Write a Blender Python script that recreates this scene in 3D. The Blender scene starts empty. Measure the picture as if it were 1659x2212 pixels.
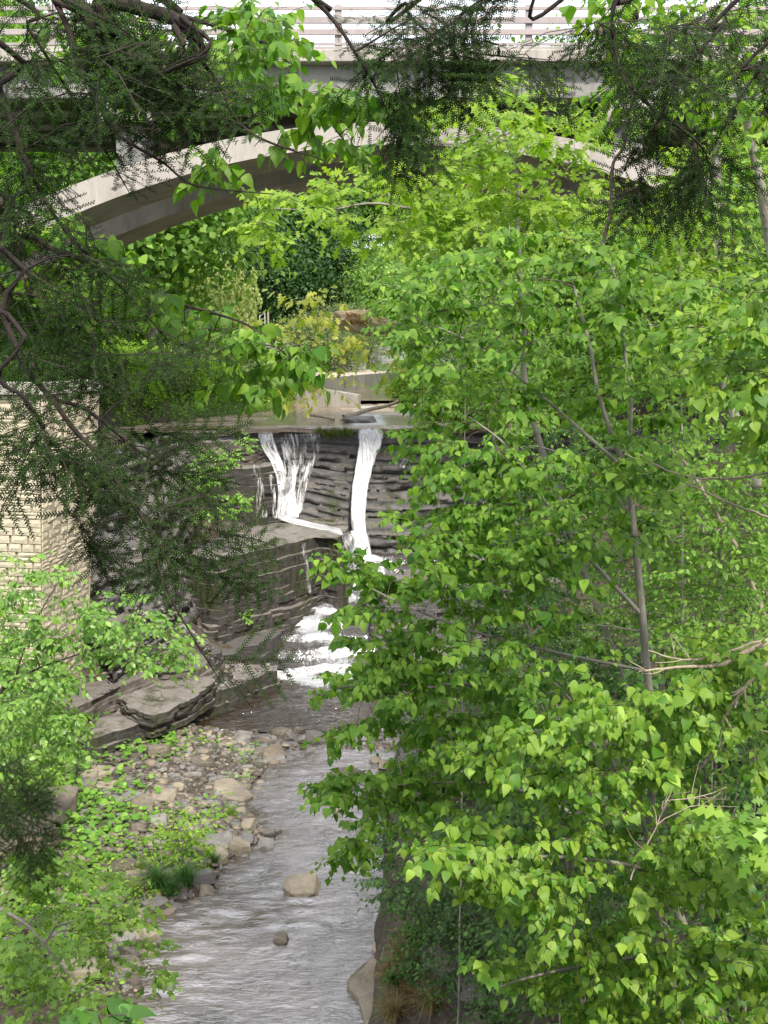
import bpy, bmesh, math, random
import numpy as np
from mathutils import Vector, Matrix
S = bpy.context.scene
COL = S.collection
R = math.radians
# ------------------------------------------------------------------ camera, sky, sun, exposure
EYE = 12.5; FPX = 2500.0; W0, H0 = 1659.0, 2212.0; PITCH = math.atan(346/2500)
cam = bpy.data.objects.new('camera', bpy.data.cameras.new('camera')); COL.objects.link(cam)
cam.location = (0, 0, EYE); cam.rotation_euler = (R(90)-PITCH, 0, 0)
cam.data.sensor_fit = 'VERTICAL'; cam.data.sensor_height = 24; cam.data.lens = 24*FPX/H0
cam.data.clip_start = .1; cam.data.clip_end = 3000
S.camera = cam
SUN_EL, SUN_AZ = 47, 160          # azimuth measured from +Y clockwise towards +X: behind the camera, to the right
world = bpy.data.worlds.new('World'); S.world = world; world.use_nodes = True
nt = world.node_tree; nt.nodes.clear()
out = nt.nodes.new('ShaderNodeOutputWorld'); bg = nt.nodes.new('ShaderNodeBackground')
sky = nt.nodes.new('ShaderNodeTexSky'); sky.sky_type = 'NISHITA'; sky.sun_disc = False
sky.sun_elevation = R(SUN_EL); sky.sun_rotation = R(SUN_AZ); sky.dust_density = 2.5
tc = nt.nodes.new('ShaderNodeTexCoord'); nz = nt.nodes.new('ShaderNodeTexNoise')
nz.inputs['Scale'].default_value = 2.2; nz.inputs['Detail'].default_value = 6
cr = nt.nodes.new('ShaderNodeMapRange'); cr.inputs['From Min'].default_value = .38; cr.inputs['From Max'].default_value = .6
cr.inputs['To Min'].default_value = .72; cr.inputs['To Max'].default_value = 1.0
mx = nt.nodes.new('ShaderNodeMix'); mx.data_type = 'RGBA'
mx.inputs[7].default_value = (12.2, 12.4, 13.2, 1)
nt.links.new(tc.outputs['Generated'], nz.inputs['Vector']); nt.links.new(nz.outputs['Fac'], cr.inputs['Value'])
nt.links.new(cr.outputs['Result'], mx.inputs[0]); nt.links.new(sky.outputs['Color'], mx.inputs[6])
nt.links.new(mx.outputs[2], bg.inputs['Color']); bg.inputs['Strength'].default_value = .095
nt.links.new(bg.outputs[0], out.inputs[0])
sun = bpy.data.objects.new('sun', bpy.data.lights.new('sun', 'SUN')); COL.objects.link(sun)
sun.data.energy = 3.3; sun.data.angle = R(5); sun.data.color = (1, .93, .82)
sv = Vector((math.sin(R(SUN_AZ))*math.cos(R(SUN_EL)), math.cos(R(SUN_AZ))*math.cos(R(SUN_EL)), math.sin(R(SUN_EL))))
sun.rotation_euler = sv.to_track_quat('Z', 'Y').to_euler(); sun.location = (10, -20, 60)
S.view_settings.view_transform = 'Standard'; S.view_settings.look = 'None'
S.view_settings.exposure = 0.8; S.view_settings.gamma = 1; S.view_settings.use_curve_mapping = False
S.render.engine = 'CYCLES'; cy = S.cycles
cy.max_bounces = 7; cy.diffuse_bounces = 4; cy.glossy_bounces = 3; cy.transmission_bounces = 5; cy.transparent_max_bounces = 6
cy.use_denoising = True; cy.use_adaptive_sampling = True; cy.adaptive_threshold = .02; cy.sample_clamp_indirect = 6
cy.caustics_reflective = False; cy.caustics_refractive = False
# ------------------------------------------------------------------ numbers
rng = np.random.default_rng(11)
def ray(u, v):
    u = np.asarray(u, float); v = np.asarray(v, float)
    x = (u-829.5)/FPX; y = -(v-1106)/FPX; c, s = math.cos(PITCH), math.sin(PITCH)
    return np.stack([x, c+y*s, -s+y*c], -1)
def P(u, v, D):                    # the point at forward distance D seen at (u, v) of the photograph
    d = ray(u, v); return d*(np.asarray(D, float)/d[..., 1])[..., None]+np.array([0, 0, EYE])
def G(u, v, z):                    # the point at height z seen at (u, v)
    d = ray(u, v); return d*((np.asarray(z, float)-EYE)/d[..., 2])[..., None]+np.array([0, 0, EYE])
def proj(p):
    p = np.asarray(p, float)-np.array([0, 0, EYE]); c, s = math.cos(PITCH), math.sin(PITCH)
    f = p[..., 1]*c-p[..., 2]*s; up = p[..., 1]*s+p[..., 2]*c
    return 829.5+FPX*p[..., 0]/f, 1106-FPX*up/f, f
def nrm(a):
    a = np.asarray(a, float); return a/np.maximum(np.linalg.norm(a, axis=-1, keepdims=True), 1e-9)
_h = np.random.default_rng(5).random(4096)
def hsh(i, j, k=0):
    x = (np.asarray(i, np.int64)*374761393+np.asarray(j, np.int64)*668265263+np.asarray(k, np.int64)*2246822519) & 0x7fffffff
    x = ((x ^ (x >> 13))*1274126177) & 0x7fffffff
    return _h[(x ^ (x >> 16)) & 4095]
def vn(x, y, s=0):                 # smooth value noise, -1..1
    x = np.asarray(x, float); y = np.asarray(y, float)
    i = np.floor(x).astype(np.int64); j = np.floor(y).astype(np.int64); a = x-i; b = y-j
    a = a*a*(3-2*a); b = b*b*(3-2*b)
    return 2*((hsh(i, j, s)*(1-a)+hsh(i+1, j, s)*a)*(1-b)+(hsh(i, j+1, s)*(1-a)+hsh(i+1, j+1, s)*a)*b)-1
def fbm(x, y, o=4, s=0):
    t = 0; a = 1; n = 0
    for k in range(o): t = t+a*vn(np.asarray(x)*2**k, np.asarray(y)*2**k, s+k*17); n += a; a *= .5
    return t/n
def sst(a, b, x): t = np.clip((np.asarray(x, float)-a)/(b-a), 0, 1); return t*t*(3-2*t)
def inpoly(poly, u, v):
    poly = np.asarray(poly, float); c = np.zeros(np.shape(u), bool); j = len(poly)-1
    for i in range(len(poly)):
        xi, yi = poly[i]; xj, yj = poly[j]
        c ^= ((yi > v) != (yj > v)) & (u < (xj-xi)*(v-yi)/(yj-yi+1e-12)+xi); j = i
    return c
# ------------------------------------------------------------------ scene helpers
def tri_mesh(name, V, T, mat, smooth=False, uvq=4):
    me = bpy.data.meshes.new(name); V = np.asarray(V, np.float32); T = np.asarray(T, np.int32); k = T.shape[1]
    me.vertices.add(len(V)); me.vertices.foreach_set('co', V.ravel())
    me.loops.add(T.size); me.loops.foreach_set('vertex_index', T.ravel())
    me.polygons.add(len(T)); me.polygons.foreach_set('loop_start', np.arange(0, T.size, k, dtype=np.int32))
    if smooth: me.polygons.foreach_set('use_smooth', np.ones(len(T), bool))
    me.update(calc_edges=True)
    if mat is not None: me.materials.append(mat)
    return me
def link(name, me, parent=None, loc=None, **kw):
    o = bpy.data.objects.new(name, me); COL.objects.link(o)
    if parent is not None: o.parent = parent
    if loc is not None: o.location = loc
    for k, v in kw.items(): o[k] = v
    return o
def thing(name, label, cat, loc=(0, 0, 0), group=None):
    o = bpy.data.objects.new(name, None); COL.objects.link(o); o.location = loc; o.empty_display_size = .3
    o['label'] = label; o['category'] = cat
    if group: o['group'] = group
    return o
def grid_mesh(name, X, Y, Z, mat, smooth=True):
    n, m = X.shape; V = np.stack([X, Y, Z], -1).reshape(-1, 3); idx = np.arange(n*m).reshape(n, m)
    F = np.stack([idx[:-1, :-1], idx[:-1, 1:], idx[1:, 1:], idx[1:, :-1]], -1).reshape(-1, 4)
    return tri_mesh(name, V, F, mat, smooth)
def box_arr(x0, x1, y0, y1, z0, z1):
    V = [(x, y, z) for z in (z0, z1) for y in (y0, y1) for x in (x0, x1)]
    F = [(0, 2, 3, 1), (4, 5, 7, 6), (0, 1, 5, 4), (1, 3, 7, 5), (3, 2, 6, 7), (2, 0, 4, 6)]
    return np.array(V, float), F
def box(name, b, mat, parent=None, bevel=.0, **kw):
    V, F = box_arr(*b); me = bpy.data.meshes.new(name); bm = bmesh.new()
    vs = [bm.verts.new(v) for v in V]
    for f in F: bm.faces.new([vs[i] for i in f])
    if bevel: bmesh.ops.bevel(bm, geom=list(bm.edges), offset=bevel, segments=1, affect='EDGES')
    bm.normal_update(); bm.to_mesh(me); bm.free(); me.materials.append(mat)
    return link(name, me, parent, **kw)
def prism(name, poly2, axis_pts, mat, parent=None, bevel=0, **kw):
    """poly2: list of 3D points of one end; axis_pts: offset vector to the other end"""
    me = bpy.data.meshes.new(name); bm = bmesh.new(); d = Vector(axis_pts)
    a = [bm.verts.new(Vector(p)) for p in poly2]; b = [bm.verts.new(Vector(p)+d) for p in poly2]; n = len(a)
    bm.faces.new(a); bm.faces.new(b[::-1])
    for i in range(n): bm.faces.new([a[i], b[i], b[(i+1) % n], a[(i+1) % n]])
    bmesh.ops.recalc_face_normals(bm, faces=bm.faces)
    if bevel: bmesh.ops.bevel(bm, geom=list(bm.edges), offset=bevel, segments=1, affect='EDGES')
    bm.to_mesh(me); bm.free(); me.materials.append(mat)
    return link(name, me, parent, **kw)
def tubes(paths, k=5):
    """paths: [(pts (n,3), radii (n,))] -> V, F(quads)"""
    VV = []; FF = []; base = 0; ang = np.arange(k)*2*math.pi/k
    for pts, rad in paths:
        pts = np.asarray(pts, float); rad = np.asarray(rad, float); n = len(pts)
        t = nrm(np.gradient(pts, axis=0)); ref = np.array([0, 0, 1.]) if abs(t[0][2]) < .9 else np.array([1., 0, 0])
        a = nrm(np.cross(t, ref)); b = np.cross(t, a)
        ring = pts[:, None]+rad[:, None, None]*(np.cos(ang)[None, :, None]*a[:, None]+np.sin(ang)[None, :, None]*b[:, None])
        VV.append(ring.reshape(-1, 3)); i = np.arange(n-1)[:, None]*k; j = np.arange(k)[None]; j2 = (j+1) % k
        FF.append((base+np.stack([i+j, i+j2, i+k+j2, i+k+j], -1)).reshape(-1, 4)); base += n*k
    return np.concatenate(VV), np.concatenate(FF)
def scatter(tmpl, locs, M):
    """replicate a triangle template"""
    V, T = tmpl; n = len(locs); VV = np.einsum('nij,vj->nvi', M, V)+locs[:, None]
    TT = T[None]+(np.arange(n)*len(V))[:, None, None]
    return VV.reshape(-1, 3), TT.reshape(-1, 3)
def frames(tip, nor, size):
    y = nrm(tip); x = nrm(np.cross(y, nor)); z = np.cross(x, y)
    return np.stack([x, y, z], -1)*np.asarray(size)[:, None, None]
def smooth_line(pts, n):
    pts = np.asarray(pts, float); m = len(pts)
    if m < 3: t = np.linspace(0, 1, n)[:, None]; return pts[0]*(1-t)+pts[-1]*t
    t = np.linspace(0, m-1, n); i = np.clip(t.astype(int), 0, m-2); a = (t-i)[:, None]
    g = lambda k: pts[np.clip(k, 0, m-1)]
    p0, p1, p2, p3 = g(i-1), g(i), g(i+1), g(i+2)
    return .5*((2*p1)+(-p0+p2)*a+(2*p0-5*p1+4*p2-p3)*a*a+(-p0+3*p1-3*p2+p3)*a**3)
# ------------------------------------------------------------------ materials
def new_mat(name):
    m = bpy.data.materials.new(name); m.use_nodes = True; t = m.node_tree
    return m, t, t.nodes['Principled BSDF']
def N(t, kind, **inp):
    n = t.nodes.new('ShaderNode'+kind)
    for k, v in inp.items():
        if k.startswith('_'): setattr(n, k[1:], v)
        else: n.inputs[k.replace('_', ' ')].default_value = v
    return n
def ramp(t, src, stops):
    r = t.nodes.new('ShaderNodeValToRGB'); e = r.color_ramp.elements
    while len(e) < len(stops): e.new(.5)
    for i, (p, c) in enumerate(stops): e[i].position = p; e[i].color = (*c, 1)
    t.links.new(src, r.inputs[0]); return r.outputs[0]
def mixc(t, fac, a, b, mode='MIX'):
    m = t.nodes.new('ShaderNodeMix'); m.data_type = 'RGBA'; m.blend_type = mode
    for s, i in ((fac, 0), (a, 6), (b, 7)):
        if hasattr(s, 'links'): t.links.new(s, m.inputs[i])
        elif isinstance(s, tuple): m.inputs[i].default_value = (*s, 1)
        else: m.inputs[i].default_value = s
    return m.outputs[2]
def coords(t, scale=(1, 1, 1), obj=False):
    if obj: c = t.nodes.new('ShaderNodeTexCoord').outputs['Object']
    else: c = t.nodes.new('ShaderNodeNewGeometry').outputs['Position']
    m = t.nodes.new('ShaderNodeMapping'); m.inputs['Scale'].default_value = scale
    t.links.new(c, m.inputs[0]); return m.outputs[0]
def noise(t, vec, scale, det=6, rough=.6, dist=0):
    n = N(t, 'TexNoise', Scale=scale, Detail=det, Roughness=rough, Distortion=dist); t.links.new(vec, n.inputs['Vector']); return n.outputs['Fac']
def bump(t, b, h, strength=.5, dist=.02, prev=None):
    n = N(t, 'Bump', Strength=strength, Distance=dist); t.links.new(h, n.inputs['Height'])
    if prev: t.links.new(prev, n.inputs['Normal'])
    if b: t.links.new(n.outputs[0], b.inputs['Normal'])
    return n.outputs[0]
def stone_mat(name, cols, scale=2, stretch=(1, 1, 1), rough=.85, bstr=.6, bdist=.03, moss=None, mossamt=.5, wet=False, vary=.25, obj=False, topcol=None):
    m, t, b = new_mat(name); v = coords(t, stretch, obj)
    f = noise(t, v, scale, 8, .65, .3); c = ramp(t, f, [(.3+.4*i/max(1, len(cols)-1), x) for i, x in enumerate(cols)])
    f2 = noise(t, v, scale*9, 5, .7); dark = ramp(t, f2, [(.25, (1-vary*1.6,)*3), (.65, (1.06,)*3)]); c = mixc(t, 1.0, c, dark, 'MULTIPLY')
    oi = N(t, 'ObjectInfo'); orr = ramp(t, oi.outputs['Random'], [(0, (1-vary, 1-vary, 1-vary*.9)), (1, (1+vary, 1+vary*.9, 1+vary*.7))]); c = mixc(t, 1.0, c, orr, 'MULTIPLY')
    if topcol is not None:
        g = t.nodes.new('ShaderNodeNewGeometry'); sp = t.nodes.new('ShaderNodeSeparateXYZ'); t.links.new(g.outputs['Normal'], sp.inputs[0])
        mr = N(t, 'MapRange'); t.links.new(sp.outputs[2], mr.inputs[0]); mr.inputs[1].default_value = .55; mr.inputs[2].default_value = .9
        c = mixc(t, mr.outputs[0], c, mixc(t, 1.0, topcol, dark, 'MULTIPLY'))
    if moss:
        mf = noise(t, coords(t, (1, 1, .6), obj), .9, 6, .7); mm = ramp(t, mf, [(.62-mossamt*.25, (0,)*3), (.72-mossamt*.2, (1,)*3)])
        c = mixc(t, mm, c, moss)
    t.links.new(c, b.inputs['Base Color']); b.inputs['Roughness'].default_value = rough
    if wet:
        rr = ramp(t, noise(t, v, scale*1.7, 4), [(.4, (.22,)*3), (.6, (rough,)*3)]); t.links.new(rr, b.inputs['Roughness'])
    n1 = bump(t, None, f, bstr*.7, bdist*2); bump(t, b, f2, bstr, bdist, n1)
    return m
def leaf_mat(name, c0, c1, trans=.35, rough=.42, spec=.5, tcol=None):
    m, t, b = new_mat(name); g = t.nodes.new('ShaderNodeNewGeometry'); oi = N(t, 'ObjectInfo')
    ad = N(t, 'Math', _operation='ADD'); t.links.new(g.outputs['Random Per Island'], ad.inputs[0]); t.links.new(oi.outputs['Random'], ad.inputs[1])
    fr = N(t, 'Math', _operation='FRACT'); t.links.new(ad.outputs[0], fr.inputs[0])
    mid = tuple((a+bb)/2 for a, bb in zip(c0, c1))
    c = ramp(t, fr.outputs[0], [(0, c0), (.55, mid), (.93, c1), (1, tuple(min(1, x*1.35+.01) for x in c1))])
    t.links.new(c, b.inputs['Base Color']); b.inputs['Roughness'].default_value = rough; b.inputs['Specular IOR Level'].default_value = spec
    tr = t.nodes.new('ShaderNodeBsdfTranslucent'); tc_ = mixc(t, 1.0, c, tcol or (1.35, 1.5, .55), 'MULTIPLY'); t.links.new(tc_, tr.inputs[0])
    ms = t.nodes.new('ShaderNodeMixShader'); ms.inputs[0].default_value = trans; o = t.nodes['Material Output']
    t.links.new(b.outputs[0], ms.inputs[1]); t.links.new(tr.outputs[0], ms.inputs[2]); t.links.new(ms.outputs[0], o.inputs[0])
    return m
M = {}
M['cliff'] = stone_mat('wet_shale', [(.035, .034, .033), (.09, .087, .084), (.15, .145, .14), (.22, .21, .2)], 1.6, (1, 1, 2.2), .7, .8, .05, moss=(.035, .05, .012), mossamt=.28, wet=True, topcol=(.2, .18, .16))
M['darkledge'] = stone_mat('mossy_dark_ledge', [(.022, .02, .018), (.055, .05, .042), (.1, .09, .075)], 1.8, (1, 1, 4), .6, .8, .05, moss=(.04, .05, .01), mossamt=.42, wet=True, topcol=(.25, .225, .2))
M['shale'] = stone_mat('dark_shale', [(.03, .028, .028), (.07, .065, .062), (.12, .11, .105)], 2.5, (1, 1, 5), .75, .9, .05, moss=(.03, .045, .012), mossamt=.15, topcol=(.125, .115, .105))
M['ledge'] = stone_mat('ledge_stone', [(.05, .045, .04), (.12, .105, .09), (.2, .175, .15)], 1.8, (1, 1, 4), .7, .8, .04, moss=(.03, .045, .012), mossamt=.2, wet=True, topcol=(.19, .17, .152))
M['rock'] = stone_mat('flagstone', [(.08, .068, .054), (.16, .136, .106), (.255, .22, .175)], 1.2, (1, 1, 1), .85, .5, .02, vary=.3)
M['rock_tan'] = stone_mat('tan_stone', [(.17, .145, .105), (.27, .232, .175), (.36, .315, .24)], 1.4, (1, 1, 1), .85, .5, .02, vary=.15)
M['rock_grey'] = stone_mat('grey_stone', [(.12, .115, .11), (.2, .19, .18), (.28, .265, .25)], 1.4, (1, 1, 1), .8, .5, .02, vary=.2)
M['plat'] = stone_mat('platform_bedrock', [(.2, .14, .09), (.38, .29, .2), (.5, .41, .3)], .8, (1, .6, 1), .6, .6, .03, wet=True)
M['block'] = stone_mat('wall_block', [(.42, .37, .27), (.52, .46, .34), (.6, .54, .41)], 1.3, (1, 1, 1), .85, .7, .02, vary=.12)
M['mortar'] = stone_mat('wall_mortar', [(.34, .3, .22), (.44, .39, .29)], 3, (1, 1, 1), .9, .5, .02)
M['concrete'] = stone_mat('concrete', [(.19, .175, .16), (.32, .295, .27), (.38, .355, .325)], .9, (1, 1, .22), .85, .35, .012, vary=.12)
M['concrete_old'] = stone_mat('weathered_concrete', [(.11, .112, .11), (.2, .2, .19), (.27, .265, .25)], .9, (1, 1, .22), .85, .3, .01, vary=.1)
M['apron'] = stone_mat('apron_concrete', [(.3, .25, .2), (.42, .36, .29), (.5, .43, .35)], .3, (1, 1, 1), .85, .3, .01, vary=.1)
M['bark'] = stone_mat('grey_bark', [(.13, .12, .1), (.26, .245, .21), (.4, .38, .33)], 5, (1, 1, .25), .9, .8, .015, vary=.2)
M['bark_dark'] = stone_mat('hemlock_bark', [(.012, .008, .007), (.03, .02, .016), (.055, .036, .028)], 9, (1, 1, .4), .9, .9, .012, vary=.2)
M['bark_twig'] = stone_mat('twig_bark', [(.05, .04, .03), (.1, .08, .06)], 8, (1, 1, 1), .9, .3, .01)
M['deadwood'] = stone_mat('bleached_deadwood', [(.24, .19, .14), (.36, .3, .23), (.45, .39, .31)], 6, (1, 1, .5), .9, .4, .01)
M['metal'] = stone_mat('painted_rail', [(.26, .22, .22), (.33, .285, .285)], 2, (1, 1, 1), .55, .1, .005, vary=.05)
M['galv'] = stone_mat('galvanised_steel', [(.4, .42, .44), (.55, .57, .6)], 3, (1, 1, 1), .4, .1, .004)
M['web'] = stone_mat('silk_web', [(.35, .27, .18), (.5, .42, .32)], 6, (1, 1, 1), .9, .5, .02)
M['deadleaf'] = leaf_mat('dead_leaf', (.25, .1, .05), (.4, .2, .1), .3)
M['linden'] = leaf_mat('linden_leaf', (.06, .17, .014), (.2, .34, .038), .42, .5, .32)
M['linden_pale'] = leaf_mat('pale_linden_leaf', (.078, .205, .018), (.245, .375, .045), .42, .5, .35)
M['oak'] = leaf_mat('oak_leaf', (.14, .27, .02), (.3, .42, .05), .46, .5, .3)
M['yellow_oak'] = leaf_mat('yellowing_oak_leaf', (.2, .28, .035), (.42, .42, .07), .42, .45, .4)
M['maple'] = leaf_mat('maple_leaf', (.1, .22, .025), (.22, .36, .045), .4, .45, .4)
M['birch'] = leaf_mat('birch_leaf', (.1, .23, .03), (.22, .38, .06), .35, .4, .5)
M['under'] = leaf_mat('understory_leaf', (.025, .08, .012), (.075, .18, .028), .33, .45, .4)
M['midleaf'] = leaf_mat('hillside_leaf', (.085, .21, .018), (.2, .35, .04), .4, .45, .4)
M['hemlock'] = leaf_mat('hemlock_needle', (.006, .02, .003), (.028, .068, .009), .2, .7, .1)
M['needle_dead'] = leaf_mat('dead_needle', (.05, .025, .012), (.1, .05, .025), .1, .6, .2)
M['bgleaf'] = leaf_mat('distant_leaf', (.08, .19, .025), (.19, .32, .055), .35, .5, .3)
M['bgdark'] = leaf_mat('dark_forest_leaf', (.02, .06, .014), (.055, .125, .028), .25, .5, .3)
M['bggrey'] = leaf_mat('greyish_shrub_leaf', (.11, .16, .06), (.22, .28, .12), .3, .5, .3)
M['willow'] = leaf_mat('willow_leaf', (.24, .3, .1), (.42, .48, .2), .35, .5, .3)
M['weed'] = leaf_mat('weed_leaf', (.13, .27, .02), (.3, .44, .055), .4, .5, .3)
M['colt'] = leaf_mat('coltsfoot_leaf', (.1, .25, .03), (.22, .4, .055), .35, .45, .4)
M['sedge'] = leaf_mat('sedge_blade', (.03, .09, .02), (.07, .17, .035), .3, .4, .5)
M['grass'] = leaf_mat('grass_blade', (.1, .19, .03), (.26, .34, .08), .35, .5, .3)
M['drygrass'] = leaf_mat('dry_grass', (.2, .15, .07), (.36, .28, .15), .3, .6, .2)
M['moss'] = leaf_mat('hanging_moss', (.07, .12, .02), (.2, .26, .06), .3, .6, .2)
def ground_mat():
    m, t, b = new_mat('ground'); v = coords(t)
    f = noise(t, v, .6, 8, .65); f2 = noise(t, v, 6, 8, .75, .4)
    soil = ramp(t, f2, [(.3, (.02, .015, .01)), (.5, (.06, .046, .032)), (.7, (.13, .105, .078))])
    green = ramp(t, f2, [(.3, (.03, .06, .012)), (.7, (.1, .17, .035))])
    at = N(t, 'Attribute', _attribute_name='green'); mm = N(t, 'Math', _operation='MULTIPLY_ADD'); t.links.new(f, mm.inputs[0]); mm.inputs[1].default_value = .8
    ad = N(t, 'Math', _operation='SUBTRACT'); t.links.new(at.outputs['Fac'], ad.inputs[0]); ad.inputs[1].default_value = .4; t.links.new(ad.outputs[0], mm.inputs[2])
    g = ramp(t, mm.outputs[0], [(.35, (0,)*3), (.6, (1,)*3)]); c = mixc(t, g, soil, green)
    t.links.new(c, b.inputs['Base Color']); b.inputs['Roughness'].default_value = .95
    vo = N(t, 'TexVoronoi', Scale=7.0); t.links.new(v, vo.inputs['Vector'])
    n1 = bump(t, None, vo.outputs['Distance'], .5, .05); bump(t, b, f2, .8, .05, n1)
    return m
M['ground'] = ground_mat()
def water_mat(name, deep, scale=(1, 1, 1), rip=.05, foamy=True, spec=.9, bed_ripple_k=1.9, ior=1.5, bscale=1.3, shal=False):
    m, t, b = new_mat(name); v = coords(t, scale)
    bed = noise(t, v, bscale, 7, .75, .9); c = ramp(t, bed, [(.3, tuple(x*(.5 if bed_ripple_k > 1 else .55) for x in deep)), (.5, deep), (.7, tuple(x*min(bed_ripple_k, 1.6) for x in deep))])  # noise streaks: bed tone, and in the creek ripple lines painted into colour
    b.inputs['Roughness'].default_value = .05; b.inputs['IOR'].default_value = ior; b.inputs['Specular IOR Level'].default_value = spec
    r1 = noise(t, v, 6, 4, .55, .8); r2 = noise(t, v, 17, 3, .5, .3)
    n1 = bump(t, None, r1, .8, rip); bump(t, b, r2, .5, rip*.25, n1)
    if foamy:
        at = N(t, 'Attribute', _attribute_name='foam'); fn = noise(t, coords(t, (3.2, 1.6, 3)), 5, 9, .82, 1.2)
        ad = N(t, 'Math', _operation='ADD'); t.links.new(at.outputs['Fac'], ad.inputs[0]); t.links.new(fn, ad.inputs[1])
        k = ramp(t, ad.outputs[0], [(.92, (0,)*3), (1.62, (1,)*3)]); c = mixc(t, k, c, (.42, .435, .455))
        rr = mixc(t, k, (.05,)*3, (.5,)*3); t.links.new(rr, b.inputs['Roughness'])
    if shal:
        sh = N(t, 'Attribute', _attribute_name='shal'); sn = noise(t, coords(t, (1, 1.4, 1)), .9, 6, .7, .5); sa = N(t, 'Math', _operation='ADD'); t.links.new(sh.outputs['Fac'], sa.inputs[0]); t.links.new(sn, sa.inputs[1])
        c = mixc(t, ramp(t, sa.outputs[0], [(.62, (0,)*3), (.98, (.85,)*3)]), c, (.06, .043, .028))
    t.links.new(c, b.inputs['Base Color']); return m
M['water'] = water_mat('creek_water', (.15, .135, .135), (.55, 1.3, 1), .05, ior=2.2, bscale=.9, shal=True)  # pale grey in the base colour stands in for reflected sky
M['pool'] = water_mat('pool_water', (.034, .023, .012), (.5, 1.1, 1), .12, ior=1.8)
M['upwater'] = water_mat('upper_creek_water', (.2, .145, .085), (.6, 1, 1), .04, ior=1.35)
def fall_mat():
    m, t, b = new_mat('white_water'); v = coords(t, (7, 7, .9)); f = noise(t, v, 1.6, 7, .75, .3)
    c = ramp(t, f, [(.36, (.2, .21, .23)), (.46, (.55, .57, .6)), (.56, (.8, .81, .83)), (.7, (.88, .88, .88))]); t.links.new(c, b.inputs['Base Color'])
    b.inputs['Roughness'].default_value = .3; b.inputs['Subsurface Weight'].default_value = 0
    tr = t.nodes.new('ShaderNodeBsdfTranslucent'); tr.inputs[0].default_value = (.9, .92, .95, 1)
    ms = t.nodes.new('ShaderNodeMixShader'); ms.inputs[0].default_value = .15; o = t.nodes['Material Output']
    t.links.new(b.outputs[0], ms.inputs[1]); t.links.new(tr.outputs[0], ms.inputs[2]); t.links.new(ms.outputs[0], o.inputs[0]); bump(t, b, f, .5, .05)
    return m
M['fall'] = fall_mat()
# ------------------------------------------------------------------ leaf shapes (unit length along +Y, face up +Z)
def strip_leaf(ys, xs, fold=.25, droop=.22, curl=0):
    ys = np.array(ys, float); xs = np.array(xs, float); V = []; n = len(ys)
    for y, x in zip(ys, xs):
        z = -droop*y*y; V += [(0, y, z-fold*.0), (x, y, z+fold*x*.6-curl*x*x), (-x, y, z+fold*x*.6-curl*x*x)]
    T = []
    for i in range(n-1):
        a, b = 3*i, 3*i+3
        for s in (1, 2):
            q = [a, a+s, b+s, b] if s == 1 else [a, b, b+s, a+s]
            if xs[i] > 1e-6: T.append((q[0], q[1], q[2]) if s == 1 else (q[0], q[2], q[3]))
            if xs[i+1] > 1e-6: T.append((q[0], q[2], q[3]) if s == 1 else (q[0], q[1], q[2]))
    return np.array(V, float), np.array(T)
HEART = strip_leaf([-.06, .06, .26, .6, .84, 1.03], [.12, .38, .44, .31, .13, .0], .3, .28, .1)
OVAL = strip_leaf([0, .28, .68, 1], [0.0, .27, .24, 0], .25, .2)
SMALL = strip_leaf([0, .4, 1], [0, .36, 0], .2, .15)
OAKL = strip_leaf([0, .2, .34, .5, .6, .72, .84, 1], [.03, .25, .08, .42, .11, .3, .1, 0], .15, .15)
def fan_leaf(r, a0=0):
    k = len(r); a = np.linspace(-math.pi*.5+.15, math.pi*1.5-.15, k); r = np.array(r)
    V = [(0, .35, 0)]+[(r[i]*math.cos(a[i]), .35+r[i]*math.sin(a[i]), -.18*r[i]**2) for i in range(k)]
    return np.array(V, float), np.array([(0, i, i+1) for i in range(1, k)])
MAPLE = fan_leaf([.34, .3, .42, .24, .6, .3, .34, .68, .34, .3, .6, .24, .42, .3, .34])
ROUND = fan_leaf([.36, .5, .52, .5, .52, .5, .36])
for _t in (ROUND,): _t[0][0][2] = -.06
# ================================================================== THE SETTING
yl = [0, 20, 22, 23.6, 24.6, 25.5, 27.3, 28.4, 28.7, 29.5, 30.7, 32.2, 33.1, 35, 36.2, 36.9, 39.3, 42.2, 44, 48, 50, 52, 54]
xl = [-4, -4.6, -5, -5.4, -5.3, -4.2, -3.9, -3.2, -2.9, -3.5, -4.1, -3.9, -3.7, -3.4, -4.4, -6.6, -5.5, -4.4, -5.2, -5.6, -5.2, -5.0, -5.2]
yr = [0, 20, 23, 26, 30, 32, 34, 36, 40, 44, 48, 52, 56]
xr = [-1.2, -.3, -.2, -.1, -.05, .1, .5, 1.4, 2.6, 4, 6, 8, 9]
def bank_l(y): return np.interp(y, yl, xl)
def bank_r(y): return np.interp(y, yr, xr)
def bed_z(y, x=0):                 # rock bed of the cascade, in steps
    w = y+.35*vn(x*.9, y*.4, 3)+.12*vn(x*3, y*2, 4)-.12*x
    z = -.3+0*w
    for yy, h in ((43.6, .55), (45.0, .4), (46.4, .22), (47.6, .3), (48.7, .25), (50.0, .3), (51.2, .35), (52.4, .4), (53.4, .3)): z = z+h*sst(yy-.18, yy+.12, w)
    return z+.04*vn(x*4, y*4, 6)
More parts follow.
